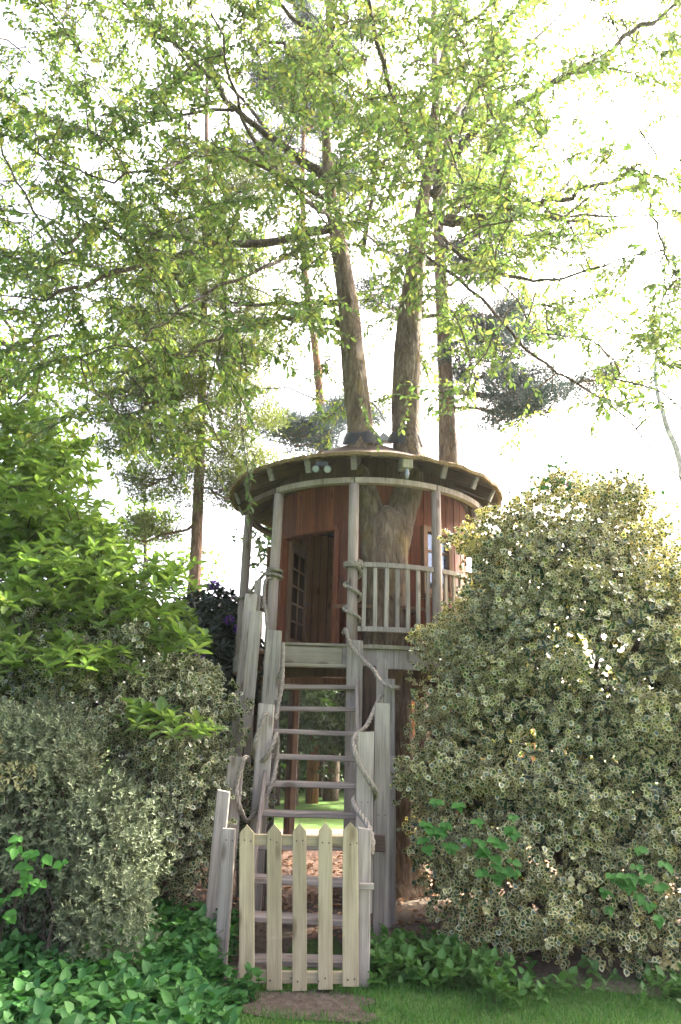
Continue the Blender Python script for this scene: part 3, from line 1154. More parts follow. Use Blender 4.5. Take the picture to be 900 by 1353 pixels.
for (x_, y_, Y_) in [(500, 1077, 6.075), (509, 1077, 6.075), (334, 932, 7.255), (341, 933, 7.255), (478, 1060, 5.925), (486, 1060, 5.925), (299, 1110, 5.375), (307, 1111, 5.375), (466, 860, 7.463), (474, 861, 7.463)]:
    nail(stairs, at(x_, y_, Y_))
gate = empty('picket_gate', (-0.2, GY, 0), 'low pale new-pine picket gate with five pointed pickets at the foot of the stairs', 'gate')
for i, (xa, xb, yt, yb_) in enumerate([(317, 336, 1089, 1290), (353, 372, 1088, 1312), (387, 405, 1087, 1311), (421, 439, 1086, 1306), (453, 473, 1086, 1302)]):
    a, b = at(xa, yt, GY), at(xb, yt, GY)
    cxx = (a[0] + b[0]) / 2
    bot = at((xa + xb) / 2, yb_, GY)
    zb = max(0.015, bot[2])
    plank('picket', M_GATE, gate, (bot[0], GY - 0.012, zb), (cxx, GY - 0.012, a[2]), b[0] - a[0], 0.022, (1, 0, 0), ch=0.003, pointed=0.055, key=i)
for i in range(5):
    for z in (0.905, 0.08):
        for dx in (-0.022, 0.022):
            nail(gate, (-0.585 + 0.181 * i + dx + (0.012 if i == 4 else 0), GY - 0.0225, z + random.uniform(-.012, .012)))
for z in (0.905, 0.075):
    plank('gate_rail', M_GATE, gate, (-0.60, GY + 0.022, z), (0.17, GY + 0.022, z + (0.012 if z < .5 else 0)), 0.07, 0.034, (0, 0, 1), ch=0.004, key=int(z * 100))
plank('gate_brace', M_GATE, gate, (-0.57, GY + 0.023, 0.12), (-0.57, GY + 0.023, 0.86), 0.05, 0.03, (1, 0, 0), ch=0.004)
plank('latch_block', M_GREY, gate, (0.20, GY + 0.07, 0.62), (0.30, GY + 0.07, 0.62), 0.04, 0.03, (0, 0, 1), ch=0.004)


# ================================================================== ROPES
def rope(name, pts, r, label):
    pts = catmull(pts, 7)
    P = [Vector(p) for p in pts]
    # resample
    out = [P[0]]
    acc = 0.0
    stp = r * 0.55
    for a, b in zip(P[:-1], P[1:]):
        L = (b - a).length
        while acc + L >= stp:
            tt = (stp - acc) / L
            a = a + (b - a) * tt
            out.append(a)
            L = (b - a).length
            acc = 0.0
        acc += L
    e = empty(name, out[0], label, 'rope')
    for s_ in range(3):
        m = MB()
        ref = Vector((0.2, 0.3, 1)).normalized()
        q = []
        for i, p in enumerate(out):
            t = (out[min(i + 1, len(out) - 1)] - out[max(i - 1, 0)]).normalized()
            a = (ref - t * ref.dot(t)).normalized()
            ref = a
            c = t.cross(a)
            ph = s_ * 2.094 + i * 0.42
            q.append(p + (a * math.cos(ph) + c * math.sin(ph)) * r * 0.5)
        m.tube(q, r * 0.56, 5)
        m.build('strand', M_ROPE, e, smooth=True)
    return e


def ring_pts(c, R_, z, n, a0=0.0, rise=0.0, turns=1.0, ry=None):
    ry = ry or R_
    return [(c[0] + R_ * math.sin(a0 + 6.283 * turns * i / n), c[1] - ry * math.cos(a0 + 6.283 * turns * i / n), z + rise * i / n) for i in range(n + 1)]


pp = pol(-6.5, RP)
RB = 0.022
rp = ring_pts(pp, 0.095, 3.50, 28, 0.6, -0.06, 2.0) + ring_pts(pp, 0.095, 3.40, 30, 0.9, -0.72, 2.6)[1:]
rp += [at(457, 832, 7.50), at(463, 852, 7.42), at(480, 872, 7.36), at(493, 884, 7.2), at(500, 896, 7.12), at(510, 905, 6.86), at(521, 909, 6.84),
       at(526, 909, 6.98), at(515, 908, 7.05), at(503, 920, 6.9), at(496, 935, 6.7), at(484, 960, 6.4), at(470, 972, 6.1), at(468, 990, 5.90),
       at(476, 1012, 5.87), at(488, 1032, 5.86), at(496, 1045, 5.92), at(492, 1056, 6.1), at(474, 1052, 6.1), at(467, 1060, 5.9), at(476, 1076, 5.7), at(487, 1092, 5.55), at(492, 1112, 5.45), at(490, 1130, 5.42)]
rope('handrail_rope', rp, RB, 'thick rope coiled round the porch post and winding down the boards below the railing')
pl_ = pol(-44, RP)
pL = pol(-82, RP)
rp = ring_pts(pL, 0.09, 3.27, 14, 0.5, 0.02) + [at(346, 762, 8.6), at(356, 754, 8.3)] + ring_pts(pl_, 0.095, 3.48, 22, -0.7, -0.1, 1.55)
rp += [at(352, 766, 7.95), at(349, 790, 7.75), at(352, 815, 7.6), at(354, 850, 7.45), at(350, 880, 7.35), at(358, 905, 7.28), at(372, 885, 7.15), at(374, 850, 7.14), at(373, 900, 7.1), at(368, 930, 7.05),
       at(364, 950, 6.95), at(352, 942, 6.66), at(344, 962, 6.62), at(336, 985, 6.62), at(338, 1005, 6.78), at(350, 1003, 6.64), at(360, 985, 6.62), at(366, 970, 6.7), at(366, 1000, 6.75), at(361, 1030, 6.64),
       at(350, 1055, 6.62), at(336, 1075, 6.62), at(326, 1085, 6.5), at(318, 1070, 6.3), at(312, 1040, 6.3), at(322, 1005, 6.29), at(327, 1000, 6.36)]
rope('handrail_rope', rp, RB, 'thick rope strung between the porch posts and winding down the boards beside the open door')

# ================================================================== THE TREE GROWING THROUGH THE PORCH
tree = empty('cherry_tree', (TX, TY, 0), 'large fork-trunked tree growing through the porch and roof, leaves overhanging everything', 'tree')


def fluted(name, pts, rr, mat, parent, n=22, flute=0.06, seed=0):
    """trunk with ridges that wander along it"""
    P = catmull(pts, 5)
    R_ = np.interp(np.linspace(0, len(rr) - 1, len(P)), range(len(rr)), rr)
    rs = np.random.default_rng(seed)
    ph = rs.uniform(0, 6.28, 4)
    m = MB()
    prev = None
    N = len(P)
    ref = Vector((1, 0, 0))
    for i, p in enumerate(P):
        t = Vector(P[min(i + 1, N - 1)] - P[max(i - 1, 0)]).normalized()
        a = (ref - t * ref.dot(t)).normalized()
        ref = a
        c = t.cross(a)
        for k in range(n):
            th = 6.2832 * k / n
            q = R_[i] * (1 + flute * (math.sin(3 * th + ph[0] + i * 0.10) + 0.7 * math.sin(5 * th + ph[1] - i * 0.13) + 0.5 * math.sin(2 * th + ph[2] + i * 0.3)) + rs.normal() * 0.018)
            m.v.append(tuple(Vector(p) + a * (q * math.cos(th)) + c * (q * math.sin(th))))
    for i in range(N - 1):
        for k in range(n):
            k2 = (k + 1) % n
            m.f.append((i * n + k, i * n + k2, (i + 1) * n + k2, (i + 1) * n + k))
    m.f.append(tuple(reversed(range(n))))
    m.f.append(tuple((N - 1) * n + k for k in range(n)))
    return m.build(name, mat, parent, smooth=True), P


A3 = lambda *a: np.array(a, float)
fluted('trunk', [A3(TX + .04, TY + .06, -0.1), A3(TX + .03, TY + .05, 0.25), A3(TX + .02, TY + .02, 0.9), A3(TX + .01, TY, 2.0), A3(TX - .01, TY, 3.2), A3(TX, TY, 3.8), A3(TX + .01, TY + .02, 4.15), A3(TX, TY + .03, 4.32)],
       [0.52, 0.41, 0.33, 0.295, 0.27, 0.285, 0.26, 0.12], M_TRUNK, tree, 28, 0.05, 3)
stemL = [A3(TX - .06, TY + .02, 3.75), A3(TX - .17, TY + .04, 4.25), A3(TX - .27, TY + .14, 4.75), at(476, 566, 8.65), at(466, 480, 8.8), at(460, 410, 9.0), at(449, 335, 9.0), at(438, 270, 9.1), at(431, 180, 9.2), at(433, 80, 9.3), at(437, -40, 9.3), at(445, -200, 9.3)]
rL = [0.20, 0.185, 0.175, 0.18, 0.175, 0.16, 0.14, 0.10, 0.08, 0.07, 0.055, 0.02]
stemR = [A3(TX + .08, TY + .02, 3.75), A3(TX + .20, TY + .04, 4.25), A3(TX + .33, TY + .14, 4.75), at(538, 566, 8.65), at(538, 500, 8.75), at(542, 420, 8.95), at(550, 350, 9.0), at(556, 290, 9.05), at(566, 220, 9.1), at(578, 120, 9.2), at(592, 30, 9.3), at(600, -120, 9.3), at(590, -260, 9.3)]
rR = [0.21, 0.20, 0.19, 0.205, 0.20, 0.19, 0.15, 0.115, 0.09, 0.075, 0.06, 0.045, 0.02]
_, PL = fluted('trunk_fork', stemL, rL, M_TRUNK, tree, 16, 0.05, 5)
_, PR = fluted('trunk_fork', stemR, rR, M_TRUNK, tree, 16, 0.05, 6)
nodes = [(p, 0.06) for p in PL[14:]] + [(p, 0.06) for p in PR[14:]]


def collar(c, tilt):
    m = MB()
    N = 20
    for (r_, z_) in ((0.27, -0.14), (0.235, -0.03), (0.215, 0.01), (0.205, 0.035), (0.16, 0.03)):
        for k in range(N):
            th = 6.283 * k / N
            j = 1 + 0.07 * math.sin(5 * th + tilt * 9) + random.uniform(-.02, .02)
            m.v.append((c[0] + r_ * j * math.cos(th), c[1] + r_ * j * math.sin(th), c[2] + z_ + tilt * math.cos(th) * r_ - 0.42 * (c[1] - HC[1]) * 0 + 0.41 * math.sin(th) * r_))
    for i in range(4):
        for k in range(N):
            k2 = (k + 1) % N
            m.f.append((i * N + k, i * N + k2, i * N + N + k2, i * N + N + k))
    m.build('trunk_collar', M_RUBBER, roof, smooth=True)


for P_ in (PL, PR):
    j = min(range(len(P_)), key=lambda i: abs(P_[i][2] - 5.52))
    collar((P_[j][0], P_[j][1], 5.52), 0.1 if P_ is PL else -0.1)

LIMBS = [
    ([(442, 300, 9.05), (375, 316, 8.6), (300, 322, 8.2), (225, 338, 7.8), (130, 372, 7.3), (60, 395, 7.0)], 0.075),
    ([(452, 430, 9.0), (400, 420, 8.9), (345, 428, 8.7), (300, 442, 8.4), (250, 470, 8.1)], 0.06),
    ([(448, 400, 9.0), (395, 400, 9.2), (340, 402, 9.4), (290, 400, 9.6)], 0.055),
    ([(432, 235, 9.1), (370, 190, 8.8), (312, 145, 8.5), (262, 86, 8.2), (200, 40, 7.9), (160, 4, 7.7), (120, -40, 7.6)], 0.065),
    ([(312, 145, 8.5), (250, 150, 8.4), (195, 163, 8.2), (140, 175, 8.0)], 0.03),
    ([(436, 265, 9.1), (375, 230, 8.3), (300, 199, 7.6), (250, 206, 7.1), (205, 225, 6.7), (120, 235, 6.3)], 0.05),
    ([(225, 338, 7.8), (160, 314, 7.4), (110, 297, 7.2), (86, 335, 7.1), (30, 256, 6.9), (0, 192, 6.8), (-30, 140, 6.7)], 0.03),
    ([(432, 150, 9.2), (400, 110, 9.0), (372, 62, 8.8), (346, 55, 8.7), (330, 85, 8.5), (312, 98, 8.3)], 0.05),
    ([(434, 60, 9.3), (400, 30, 9.0), (340, -10, 8.6), (260, -60, 8.2), (180, -100, 7.9)], 0.05),
    ([(572, 258, 9.1), (602, 205, 8.9), (650, 156, 8.7), (730, 110, 8.4), (775, 86, 8.2), (840, 40, 7.9), (892, 14, 7.7), (960, -20, 7.5)], 0.085),
    ([(556, 300, 9.05), (610, 290, 8.9), (685, 275, 8.7), (745, 260, 8.5), (790, 243, 8.3), (850, 235, 8.1), (866, 300, 7.9), (880, 345, 7.8)], 0.055),
    ([(560, 280, 9.05), (640, 290, 9.3), (750, 287, 9.6), (830, 283, 9.8), (930, 288, 10)], 0.04),
    ([(700, 283, 9.4), (770, 296, 9.3), (800, 315, 9.2), (832, 328, 9.1)], 0.028),
    ([(552, 330, 9.0), (620, 380, 8.6), (692, 458, 8.2), (750, 500, 7.9), (802, 532, 7.6), (850, 580, 7.4), (905, 640, 7.2)], 0.028),
    ([(602, 206, 8.9), (590, 165, 8.7), (580, 130, 8.6), (557, 60, 8.4), (550, 0, 8.2)], 0.022),
    ([(602, 206, 8.9), (600, 245, 8.6), (599, 275, 8.4)], 0.02),
    ([(585, 70, 9.25), (620, 30, 9.0), (680, -20, 8.7), (760, -80, 8.4)], 0.05),
    ([(565, 230, 9.1), (530, 150, 8.0), (500, 60, 7.0), (480, -60, 6.0), (470, -200, 5.3)], 0.05),
    ([(440, 290, 9.05), (400, 260, 8.0), (350, 210, 7.0), (310, 130, 6.0), (280, 20, 5.2)], 0.045),
    ([(560, 270, 9.05), (600, 330, 8.2), (660, 360, 7.4), (720, 370, 6.8), (800, 350, 6.3), (880, 330, 6.0)], 0.035),
    ([(444, 310, 9.05), (400, 330, 8.0), (330, 360, 7.2), (250, 400, 6.6), (190, 450, 6.2)], 0.035),
    ([(568, 200, 9.1), (630, 120, 10), (720, 40, 11), (800, -40, 12)], 0.06),
    ([(436, 240, 9.15), (380, 200, 10), (300, 110, 11), (220, 20, 12)], 0.06),
    ([(480, 330, 9.0), (500, 200, 9.6), (505, 90, 10), (510, -60, 10.4)], 0.04),
]
for pts, r0 in LIMBS:
    P = catmull([at(*q) for q in pts], 4)
    jit = [p + rng.normal(size=3) * min(0.03, r0 * 0.5) for p in P]
    jit[0] = P[0]
    nP = len(P)
    m = MB()
    m.tube(jit, [max(0.010, r0 * (1 - 0.78 * i / (nP - 1))) for i in range(nP)], 8, wob=0.06)
    m.build('limb', M_LIMB, tree, smooth=True)
    nodes += [(p, 0.02) for p in jit[2:]]


def density(x, y):
    d = 1.0
    if y > 585 or x < -220 or x > 1120:
        return 0
    if y < 330 and 380 < x < 660:
        d = 1.5
    if 90 < x < 340 and 150 < y < 560:
        d = 1.25
    if x < 330 and y < 140:
        d = 0.7
    if x < 120 and y < 170:
        d = 0.4
    elif x < 60 and y < 480:
        d = 0.55
    if x < 130 and y > 400:
        d = 0.35
    if 40 < x < 340 and y > 520:
        d = 0.34
    if x > 690 and y < 420:
        d = 0.42
    if x > 780 and y < 420:
        d = 0.33
    if x > 600 and 420 <= y < 500:
        d = 0.42
    if x > 600 and y >= 480:
        d = 0.10
    if 340 <= x <= 600 and y > 440:
        d = 0.42
    if 340 <= x <= 600 and y > 545:
        d = 0.15
    if 340 < x < 450 and 440 < y < 560:
        d = 0.12
    if 415 < x < 600 and 250 < y < 340:
        d = 0.7
    if 425 < x < 575 and 330 < y < 560:
        d = 0.32
    if 200 < x < 340 and 430 < y < 560:
        d = 0.6
    if y < -10:
        d = 0.5
    return d


targets = []
while len(targets) < 1060:
    x, y = rng.uniform(-200, 1100), rng.uniform(-420, 585)
    if rng.random() * 1.5 > density(x, y):
        continue
    Y = rng.uniform(5.6, 11.6) if y < 350 else rng.uniform(6.0, 10.8)
    if 425 < x < 575 and 330 < y < 560:
        Y = max(Y, 9.4)
    p = at(x, y, Y)
    if p[2] < 4.1 or p[2] > 17:
        continue
    if math.hypot(p[0] - HC[0], p[1] - HC[1]) < 2.5 and p[2] < 5.5:
        continue
    targets.append(p)
NP_ = np.array([n[0] for n in nodes])
targets.sort(key=lambda p: np.min(np.linalg.norm(NP_ - p, axis=1)))
leafc = Cloud()
tw = MB()
npts = [n[0] for n in nodes]


def leaf_line(cl, pts, sp, L, side_a=0.9, droop=0.35):
    pts = np.asarray(pts)
    seg = np.linalg.norm(np.diff(pts, axis=0), axis=1)
    cum = np.concatenate([[0], np.cumsum(seg)])
    n = max(3, int(cum[-1] / sp))
    s = np.linspace(cum[-1] * 0.12, cum[-1], n)
    P = np.stack([np.interp(s, cum, pts[:, i]) for i in range(3)], 1)
    T = unit(np.gradient(P, axis=0) + 1e-6)
    up = np.array([0, 0, 1.0])
    S = unit(np.cross(T, up) + rng.normal(size=(n, 3)) * 0.25)
    sg = np.where(np.arange(n) % 2 == 0, 1, -1)[:, None]
    D = T * math.cos(side_a) + S * sg * math.sin(side_a) + np.array([0, 0, -droop]) + rng.normal(size=(n, 3)) * 0.28
    N = np.array([0, 0, 1.0]) + rng.normal(size=(n, 3)) * 0.5
    LL = L * rng.uniform(0.6, 1.2, n)
    tint = rng.uniform(-0.2, 0.3)
    cl.add(P, D, N, LL, LL * rng.uniform(0.42, 0.56, n), np.clip(rng.random(n) * 0.75 + tint, 0, 1))


for p in targets:
    A = np.array(npts)
    dd = np.linalg.norm(A - p, axis=1) + np.maximum(0, A[:, 2] - p[2]) * 0.15
    j = int(np.argmin(dd))
    a = A[j]
    dist = np.linalg.norm(p - a)
    if dist > 2.6:
        continue
    pts = curve_pts(a, p, max(3, int(dist / 0.25)), 0.10, 0.035)
    d0 = unit(np.array(p) - a + 1e-6)
    hd_ = unit(d0 * np.array([1, 1, 0.4]) + rng.normal(size=3) * 0.35)
    Ls = rng.uniform(0.45, 0.85)
    q = np.array(p)
    for i in range(4):
        q = q + hd_ * Ls / 4 + np.array([0, 0, -0.035 * i])
        pts.append(q)
    r0 = min(0.016, 0.006 + dist * 0.007)
    tw.tube(pts, [max(0.0035, r0 * (1 - 0.8 * i / (len(pts) - 1))) for i in range(len(pts))], 4, cap=False)
    npts += [pts[i] for i in range(1, len(pts) - 3, 2)]
    leaf_line(leafc, pts[max(1, len(pts) // 3):], 0.042, 0.085)
    k = rng.integers(5, 9)
    for s_ in range(k):
        f = rng.uniform(0.45, 1.0)
        b0 = np.array(pts[min(len(pts) - 1, int(f * (len(pts) - 1)))])
        dr = unit(hd_ + rng.normal(size=3) * np.array([0.9, 0.9, 0.45]))
        Lt = rng.uniform(0.25, 0.55)
        tp = [b0, b0 + dr * Lt * 0.5, b0 + dr * Lt + np.array([0, 0, -0.10 * rng.random()])]
        tw.tube(tp, [0.0065, 0.005, 0.003], 3, cap=False)
        leaf_line(leafc, tp, 0.036, 0.085)
# long bare hanging twigs
for (x0, y0, Ya, x1, y1, Yb_) in [(395, 330, 8.4, 380, 560, 7.8), (330, 340, 8.2, 290, 480, 7.6), (470, 300, 8.2, 520, 470, 7.5), (600, 380, 8.4, 690, 540, 7.8), (640, 400, 8.2, 640, 500, 7.8),
                                   (610, 500, 10, 700, 640, 9.4), (300, 480, 8.2, 340, 640, 7.6), (410, 420, 8.8, 330, 560, 8.2), (720, 400, 8, 730, 520, 7.8), (650, 300, 8.4, 655, 420, 8.0)]:
    tw.tube(curve_pts(at(x0, y0, Ya), at(x1, y1, Yb_), 9, -0.03, 0.015), [0.010, 0.009, 0.008, 0.008, 0.007, 0.006, 0.006, 0.005, 0.004, 0.003], 4, cap=False)
o = tw.build('twigs', M_LIMB, tree)
o['kind'] = 'stuff'
leafc.obj('crown', L_TREE, tree, T_LENS)
# a low leafy spray hanging beside the left eaves
spr = MB()
sc_ = Cloud()
for (x0, y0, x1, y1, Y) in [(318, 560, 330, 640, 7.4), (280, 540, 322, 615, 7.6), (335, 600, 326, 690, 7.3), (270, 600, 300, 650, 7.7), (240, 560, 250, 660, 7.9), (330, 700, 348, 745, 7.3), (545, 500, 530, 570, 7.6), (470, 520, 500, 590, 7.9)]:
    pts = curve_pts(at(x0, y0, Y), at(x1, y1, Y - 0.2), 5, 0.05, 0.04)
    spr.tube(pts, [0.006, 0.005, 0.005, 0.004, 0.003, 0.002], 4, cap=False)
    leaf_line(sc_, pts, 0.035, 0.085)
spr.tube([at(322, 420, 7.9), at(318, 500, 7.6), at(318, 560, 7.4), at(330, 640, 7.2), at(328, 700, 7.2), at(330, 740, 7.25)], 0.007, 5)
spr.tube([at(240, 470, 8.1), at(262, 520, 7.8), at(280, 540, 7.6)], 0.008, 5)
spr.tube([at(545, 440, 8.0), at(548, 480, 7.7), at(545, 500, 7.6)], 0.006, 5)
spr.tube([at(465, 450, 8.2), at(468, 490, 8.0), at(470, 520, 7.9)], 0.006, 5)
o = spr.build('hanging_twigs', M_LIMB, tree)
o['kind'] = 'stuff'
sc_.obj('hanging_leaves', L_TREE, tree, T_LENS)


# ================================================================== PINES AND OTHER TREES BEHIND
def needle_clumps(cl, C, rad_, k, L, w):
    C = np.asarray(C)
    for c in C:
        n = int(k * rng.uniform(0.7, 1.3))
        off = rng.normal(size=(n, 3)) * np.array([rad_, rad_, rad_ * 0.5]) * 0.6
        D = unit(off + np.array([0, 0, 0.5 * rad_]) + rng.normal(size=(n, 3)) * rad_ * 0.6)
        cl.add(c + off, D, rdir(n), L * rng.uniform(0.7, 1.2, n), w, rng.random(n))


def pine(name, label, pix, Y, r0, mat, nmat, boughs, clr, k, L, w, dead=4, group=None):
    """pix: trunk way points in the photograph (base first); boughs: (trunk row, end x, end row, end Y, clumps)"""
    P = [at(x, y, Y) for (x, y) in pix]
    b0 = np.array(P[0])
    b0[2] = -0.1
    P = [b0] + P
    e = empty(name, (b0[0], b0[1], 0), label, 'tree', group)
    n = len(P)
    fluted('trunk', P, [r0 * (1.12 - 0.8 * i / (n - 1)) for i in range(n)], mat, e, 12, 0.03, int(Y * 7))
    cl = Cloud()
    trunk = np.array(catmull(P, 10))
    for (ty, ex, ey, eY, nc) in boughs:
        tz = at(pix[0][0], ty, Y)[2]
        j = int(np.argmin(abs(trunk[:, 2] - tz)))
        a = trunk[j]
        b = at(ex, ey, eY)
        pts = curve_pts(a, b, 7, -0.07, 0.03)
        m = MB()
        L_ = np.linalg.norm(b - a)
        m.tube(pts, [max(0.012, 0.022 * L_ * (1 - 0.85 * i / 7)) for i in range(8)], 6)
        m.build('bough', mat, e, smooth=True)
        pa = np.array(pts)
        C = []
        sub = MB()
        for _ in range(int(nc * 1.7)):
            f = rng.uniform(0.25, 1.0) * 7
            q = pa[int(f)] + (pa[min(7, int(f) + 1)] - pa[int(f)]) * (f - int(f))
            t = q + rng.normal(size=3) * np.array([0.5, 0.5, 0.25]) * clr * 3.4 + np.array([0, 0, clr * 0.6])
            sub.tube([q, (q + t) / 2 + np.array([0, 0, -0.05]), t], [0.014, 0.010, 0.005], 3, cap=False)
            C.append(t)
        sub.build('bough_twigs', mat, e)['kind'] = 'stuff'
        needle_clumps(cl, C, clr, k, L, w)
    for _ in range(dead):
        a = trunk[rng.integers(10, len(trunk) - 5)]
        d = rdir(1)[0] * np.array([1, 1, 0.2])
        m = MB()
        m.tube(curve_pts(a, a + d * rng.uniform(0.5, 1.4), 4, -0.05, 0.05), [0.025, 0.02, 0.015, 0.01, 0.005], 5)
        m.build('dead_branch', mat, e)
    cl.obj('needles', nmat, e, T_NEEDLE)
    return e


pine('pine_tree', 'thick pink-barked pine trunk rising behind the right side of the roof', [(594, 640), (591, 560), (588, 480), (584, 400), (580, 320), (576, 200), (574, 60), (572, -100)], 12.5, 0.19, M_PINEB, L_PINE,
     [(515, 830, 495, 12.0, 34), (530, 730, 545, 11.4, 22), (430, 760, 440, 13.5, 24), (400, 690, 470, 12.0, 14), (330, 760, 230, 13.5, 30), (300, 700, 180, 13, 24), (250, 650, 240, 14.5, 20), (290, 800, 300, 14, 20),
      (460, 700, 400, 13, 26), (380, 660, 330, 13, 26), (480, 660, 500, 13, 20), (420, 470, 380, 14, 16), (350, 470, 300, 14.5, 16), (200, 640, 90, 14, 18), (180, 480, 150, 14, 18)], 0.20, 150, 0.17, 0.017)
pine('pine_tree', 'slim orange-barked pine leaning behind the roof beside the left fork of the trunk', [(428, 610), (424, 540), (417, 460), (408, 400), (402, 330), (400, 240), (402, 120), (405, -60)], 16.5, 0.13, M_PINEO, L_PINE,
     [(150, 350, 90, 16, 28), (120, 450, 60, 16, 24), (220, 340, 190, 17, 24), (170, 440, 130, 17.5, 22), (560, 360, 575, 15.5, 14), (540, 480, 560, 17, 14), (580, 390, 590, 15.8, 12), (240, 480, 230, 17, 16), (60, 400, 0, 17, 20)], 0.25, 220, 0.2, 0.022)
pine('larch_tree', 'straight grey-brown conifer trunk behind the bright green shrub with hanging soft foliage', [(256, 780), (261, 680), (265, 580), (268, 480), (270, 400), (272, 300), (273, 180), (274, 30)], 13.5, 0.125, M_PINEB, L_LARCH,
     [(600, 190, 640, 12.8, 16), (560, 170, 600, 13.2, 22), (520, 330, 560, 13, 16), (490, 170, 520, 13.5, 26), (470, 350, 480, 13.4, 22), (430, 180, 440, 14, 26), (420, 340, 400, 14, 22), (380, 200, 360, 13, 24),
      (350, 330, 330, 14, 22), (320, 200, 290, 13.5, 22), (640, 320, 660, 13, 12), (690, 150, 720, 13.2, 12), (580, 350, 610, 13.2, 10), (500, 120, 560, 13, 20), (260, 340, 240, 14, 18), (450, 230, 500, 12.4, 20), (540, 330, 640, 13.6, 10)], 0.26, 190, 0.15, 0.02, dead=8)


def leafy(name, label, base, trunk_pts, r0, ells, n, L, mat, bmat, seed, k=5, group=None, wr=0.5, cat='tree', shell=0.75, amp=0.22, flat=0.0):
    e = empty(name, (base[0], base[1], 0), label, cat, group)
    if trunk_pts:
        nn = len(trunk_pts)
        fluted('trunk', trunk_pts, [r0 * (1 - 0.8 * i / (nn - 1)) for i in range(nn)], bmat, e, 10, 0.03, seed)
        m = MB()
        tp = np.array(catmull(trunk_pts, 6))
        for (c, s) in ells:
            for _ in range(5):
                t = np.array(c) + rdir(1)[0] * np.array(s) * 0.7
                j = int(np.argmin(np.linalg.norm(tp - t, axis=1) + 2 * np.maximum(0, tp[:, 2] - t[2])))
                m.tube(curve_pts(tp[j], t, 5, 0.08, 0.05), [r0 * .3, r0 * .24, r0 * .18, r0 * .12, r0 * .08, r0 * .04], 5, cap=False)
        m.build('limbs', bmat, e)['kind'] = 'stuff'
    cl = Cloud()
    P, Nn = bush_shell(ells, n // k, shell, seed, amp, power=1.1)
    rosettes(cl, P, Nn, k, L, wr, flat=flat)
    cl.obj('crown', mat, e, T_LENS)
    return e


def ell(x, y, Y, rx, ry, rz):
    return (at(x, y, Y), (rx, ry, rz))


# sunlit broadleaf trees far left and right
b = at(-40, 800, 17)
leafy('background_tree', 'yellow-green sunlit broadleaf tree behind the bright green shrub', b, [A3(b[0], b[1], -.1), at(-30, 700, 17), at(-10, 560, 17), at(20, 440, 17)], 0.22,
      [ell(20, 500, 17, 2.0, 1.6, 1.7), ell(-60, 420, 16.6, 1.6, 1.5, 1.4), ell(110, 480, 17.5, 1.5, 1.3, 1.2), ell(60, 590, 17, 1.6, 1.3, 1.2)], 9000, 0.13, L_BACK, M_LIMB, 21)
b = at(190, 800, 24)
leafy('background_tree', 'pale sunlit young tree far behind the straight conifer trunk', b, [A3(b[0], b[1], -.1), at(190, 780, 24), at(192, 720, 24), at(190, 640, 24)], 0.14,
      [ell(190, 690, 24, 1.5, 1.2, 1.4), ell(140, 740, 24, 1.5, 1.2, 1.2), ell(250, 750, 23.5, 1.3, 1.2, 1.0)], 3600, 0.14, L_BACK, M_LIMB, 24, shell=0.85)
b = at(905, 800, 21)
leafy('background_tree', 'pale-barked bare-limbed tree in glare beyond the big holly', b, [A3(b[0], b[1], -.1), at(905, 650, 21), at(880, 560, 21), at(866, 500, 21), at(872, 430, 21), at(880, 350, 21)], 0.13,
      [ell(900, 450, 21, 1.4, 1.2, 1.6), ell(960, 380, 21, 1.6, 1.2, 2.0)], 5200, 0.12, L_BACK, M_BIRCH, 22, shell=0.9)
b = at(960, 800, 9)
leafy('evergreen_tree', 'dark evergreen tree with low foliage showing at the right above the holly', b, [A3(b[0] + 1, 9.5, -.1), A3(b[0] + 1, 9.5, 3), at(985, 400, 9.5), at(985, 250, 9.5)], 0.18,
      [ell(930, 355, 9.5, 0.75, 0.6, 0.42), ell(1010, 300, 9.6, 1.2, 1.0, 1.0)], 6000, 0.07, L_DARK, M_LIMB, 23)
# woodland seen under the deck and over the shrubs
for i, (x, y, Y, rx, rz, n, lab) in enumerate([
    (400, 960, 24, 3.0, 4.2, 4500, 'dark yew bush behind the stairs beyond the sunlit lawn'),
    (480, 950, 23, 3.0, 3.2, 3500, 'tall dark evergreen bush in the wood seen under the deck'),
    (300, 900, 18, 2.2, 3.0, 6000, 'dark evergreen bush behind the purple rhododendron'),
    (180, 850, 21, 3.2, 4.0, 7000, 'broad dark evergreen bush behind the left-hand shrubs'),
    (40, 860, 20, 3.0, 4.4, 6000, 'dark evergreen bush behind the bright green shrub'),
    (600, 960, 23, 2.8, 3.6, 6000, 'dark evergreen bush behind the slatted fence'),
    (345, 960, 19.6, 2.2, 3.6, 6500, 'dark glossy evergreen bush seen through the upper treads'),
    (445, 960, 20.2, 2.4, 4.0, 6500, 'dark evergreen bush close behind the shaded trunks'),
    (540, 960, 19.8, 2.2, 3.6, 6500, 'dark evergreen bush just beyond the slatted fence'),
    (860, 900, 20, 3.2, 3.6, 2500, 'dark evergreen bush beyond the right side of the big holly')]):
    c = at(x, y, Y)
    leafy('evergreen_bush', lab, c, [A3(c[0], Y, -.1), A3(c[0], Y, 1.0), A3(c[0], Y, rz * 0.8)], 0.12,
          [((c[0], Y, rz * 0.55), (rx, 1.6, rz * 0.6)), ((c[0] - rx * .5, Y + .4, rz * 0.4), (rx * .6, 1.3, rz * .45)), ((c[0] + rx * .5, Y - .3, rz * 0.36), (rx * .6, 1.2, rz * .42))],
          n, 0.17, L_DARK, M_LIMB, 40 + i, group='evergreen bushes in the wood behind', cat='bush', shell=0.6)
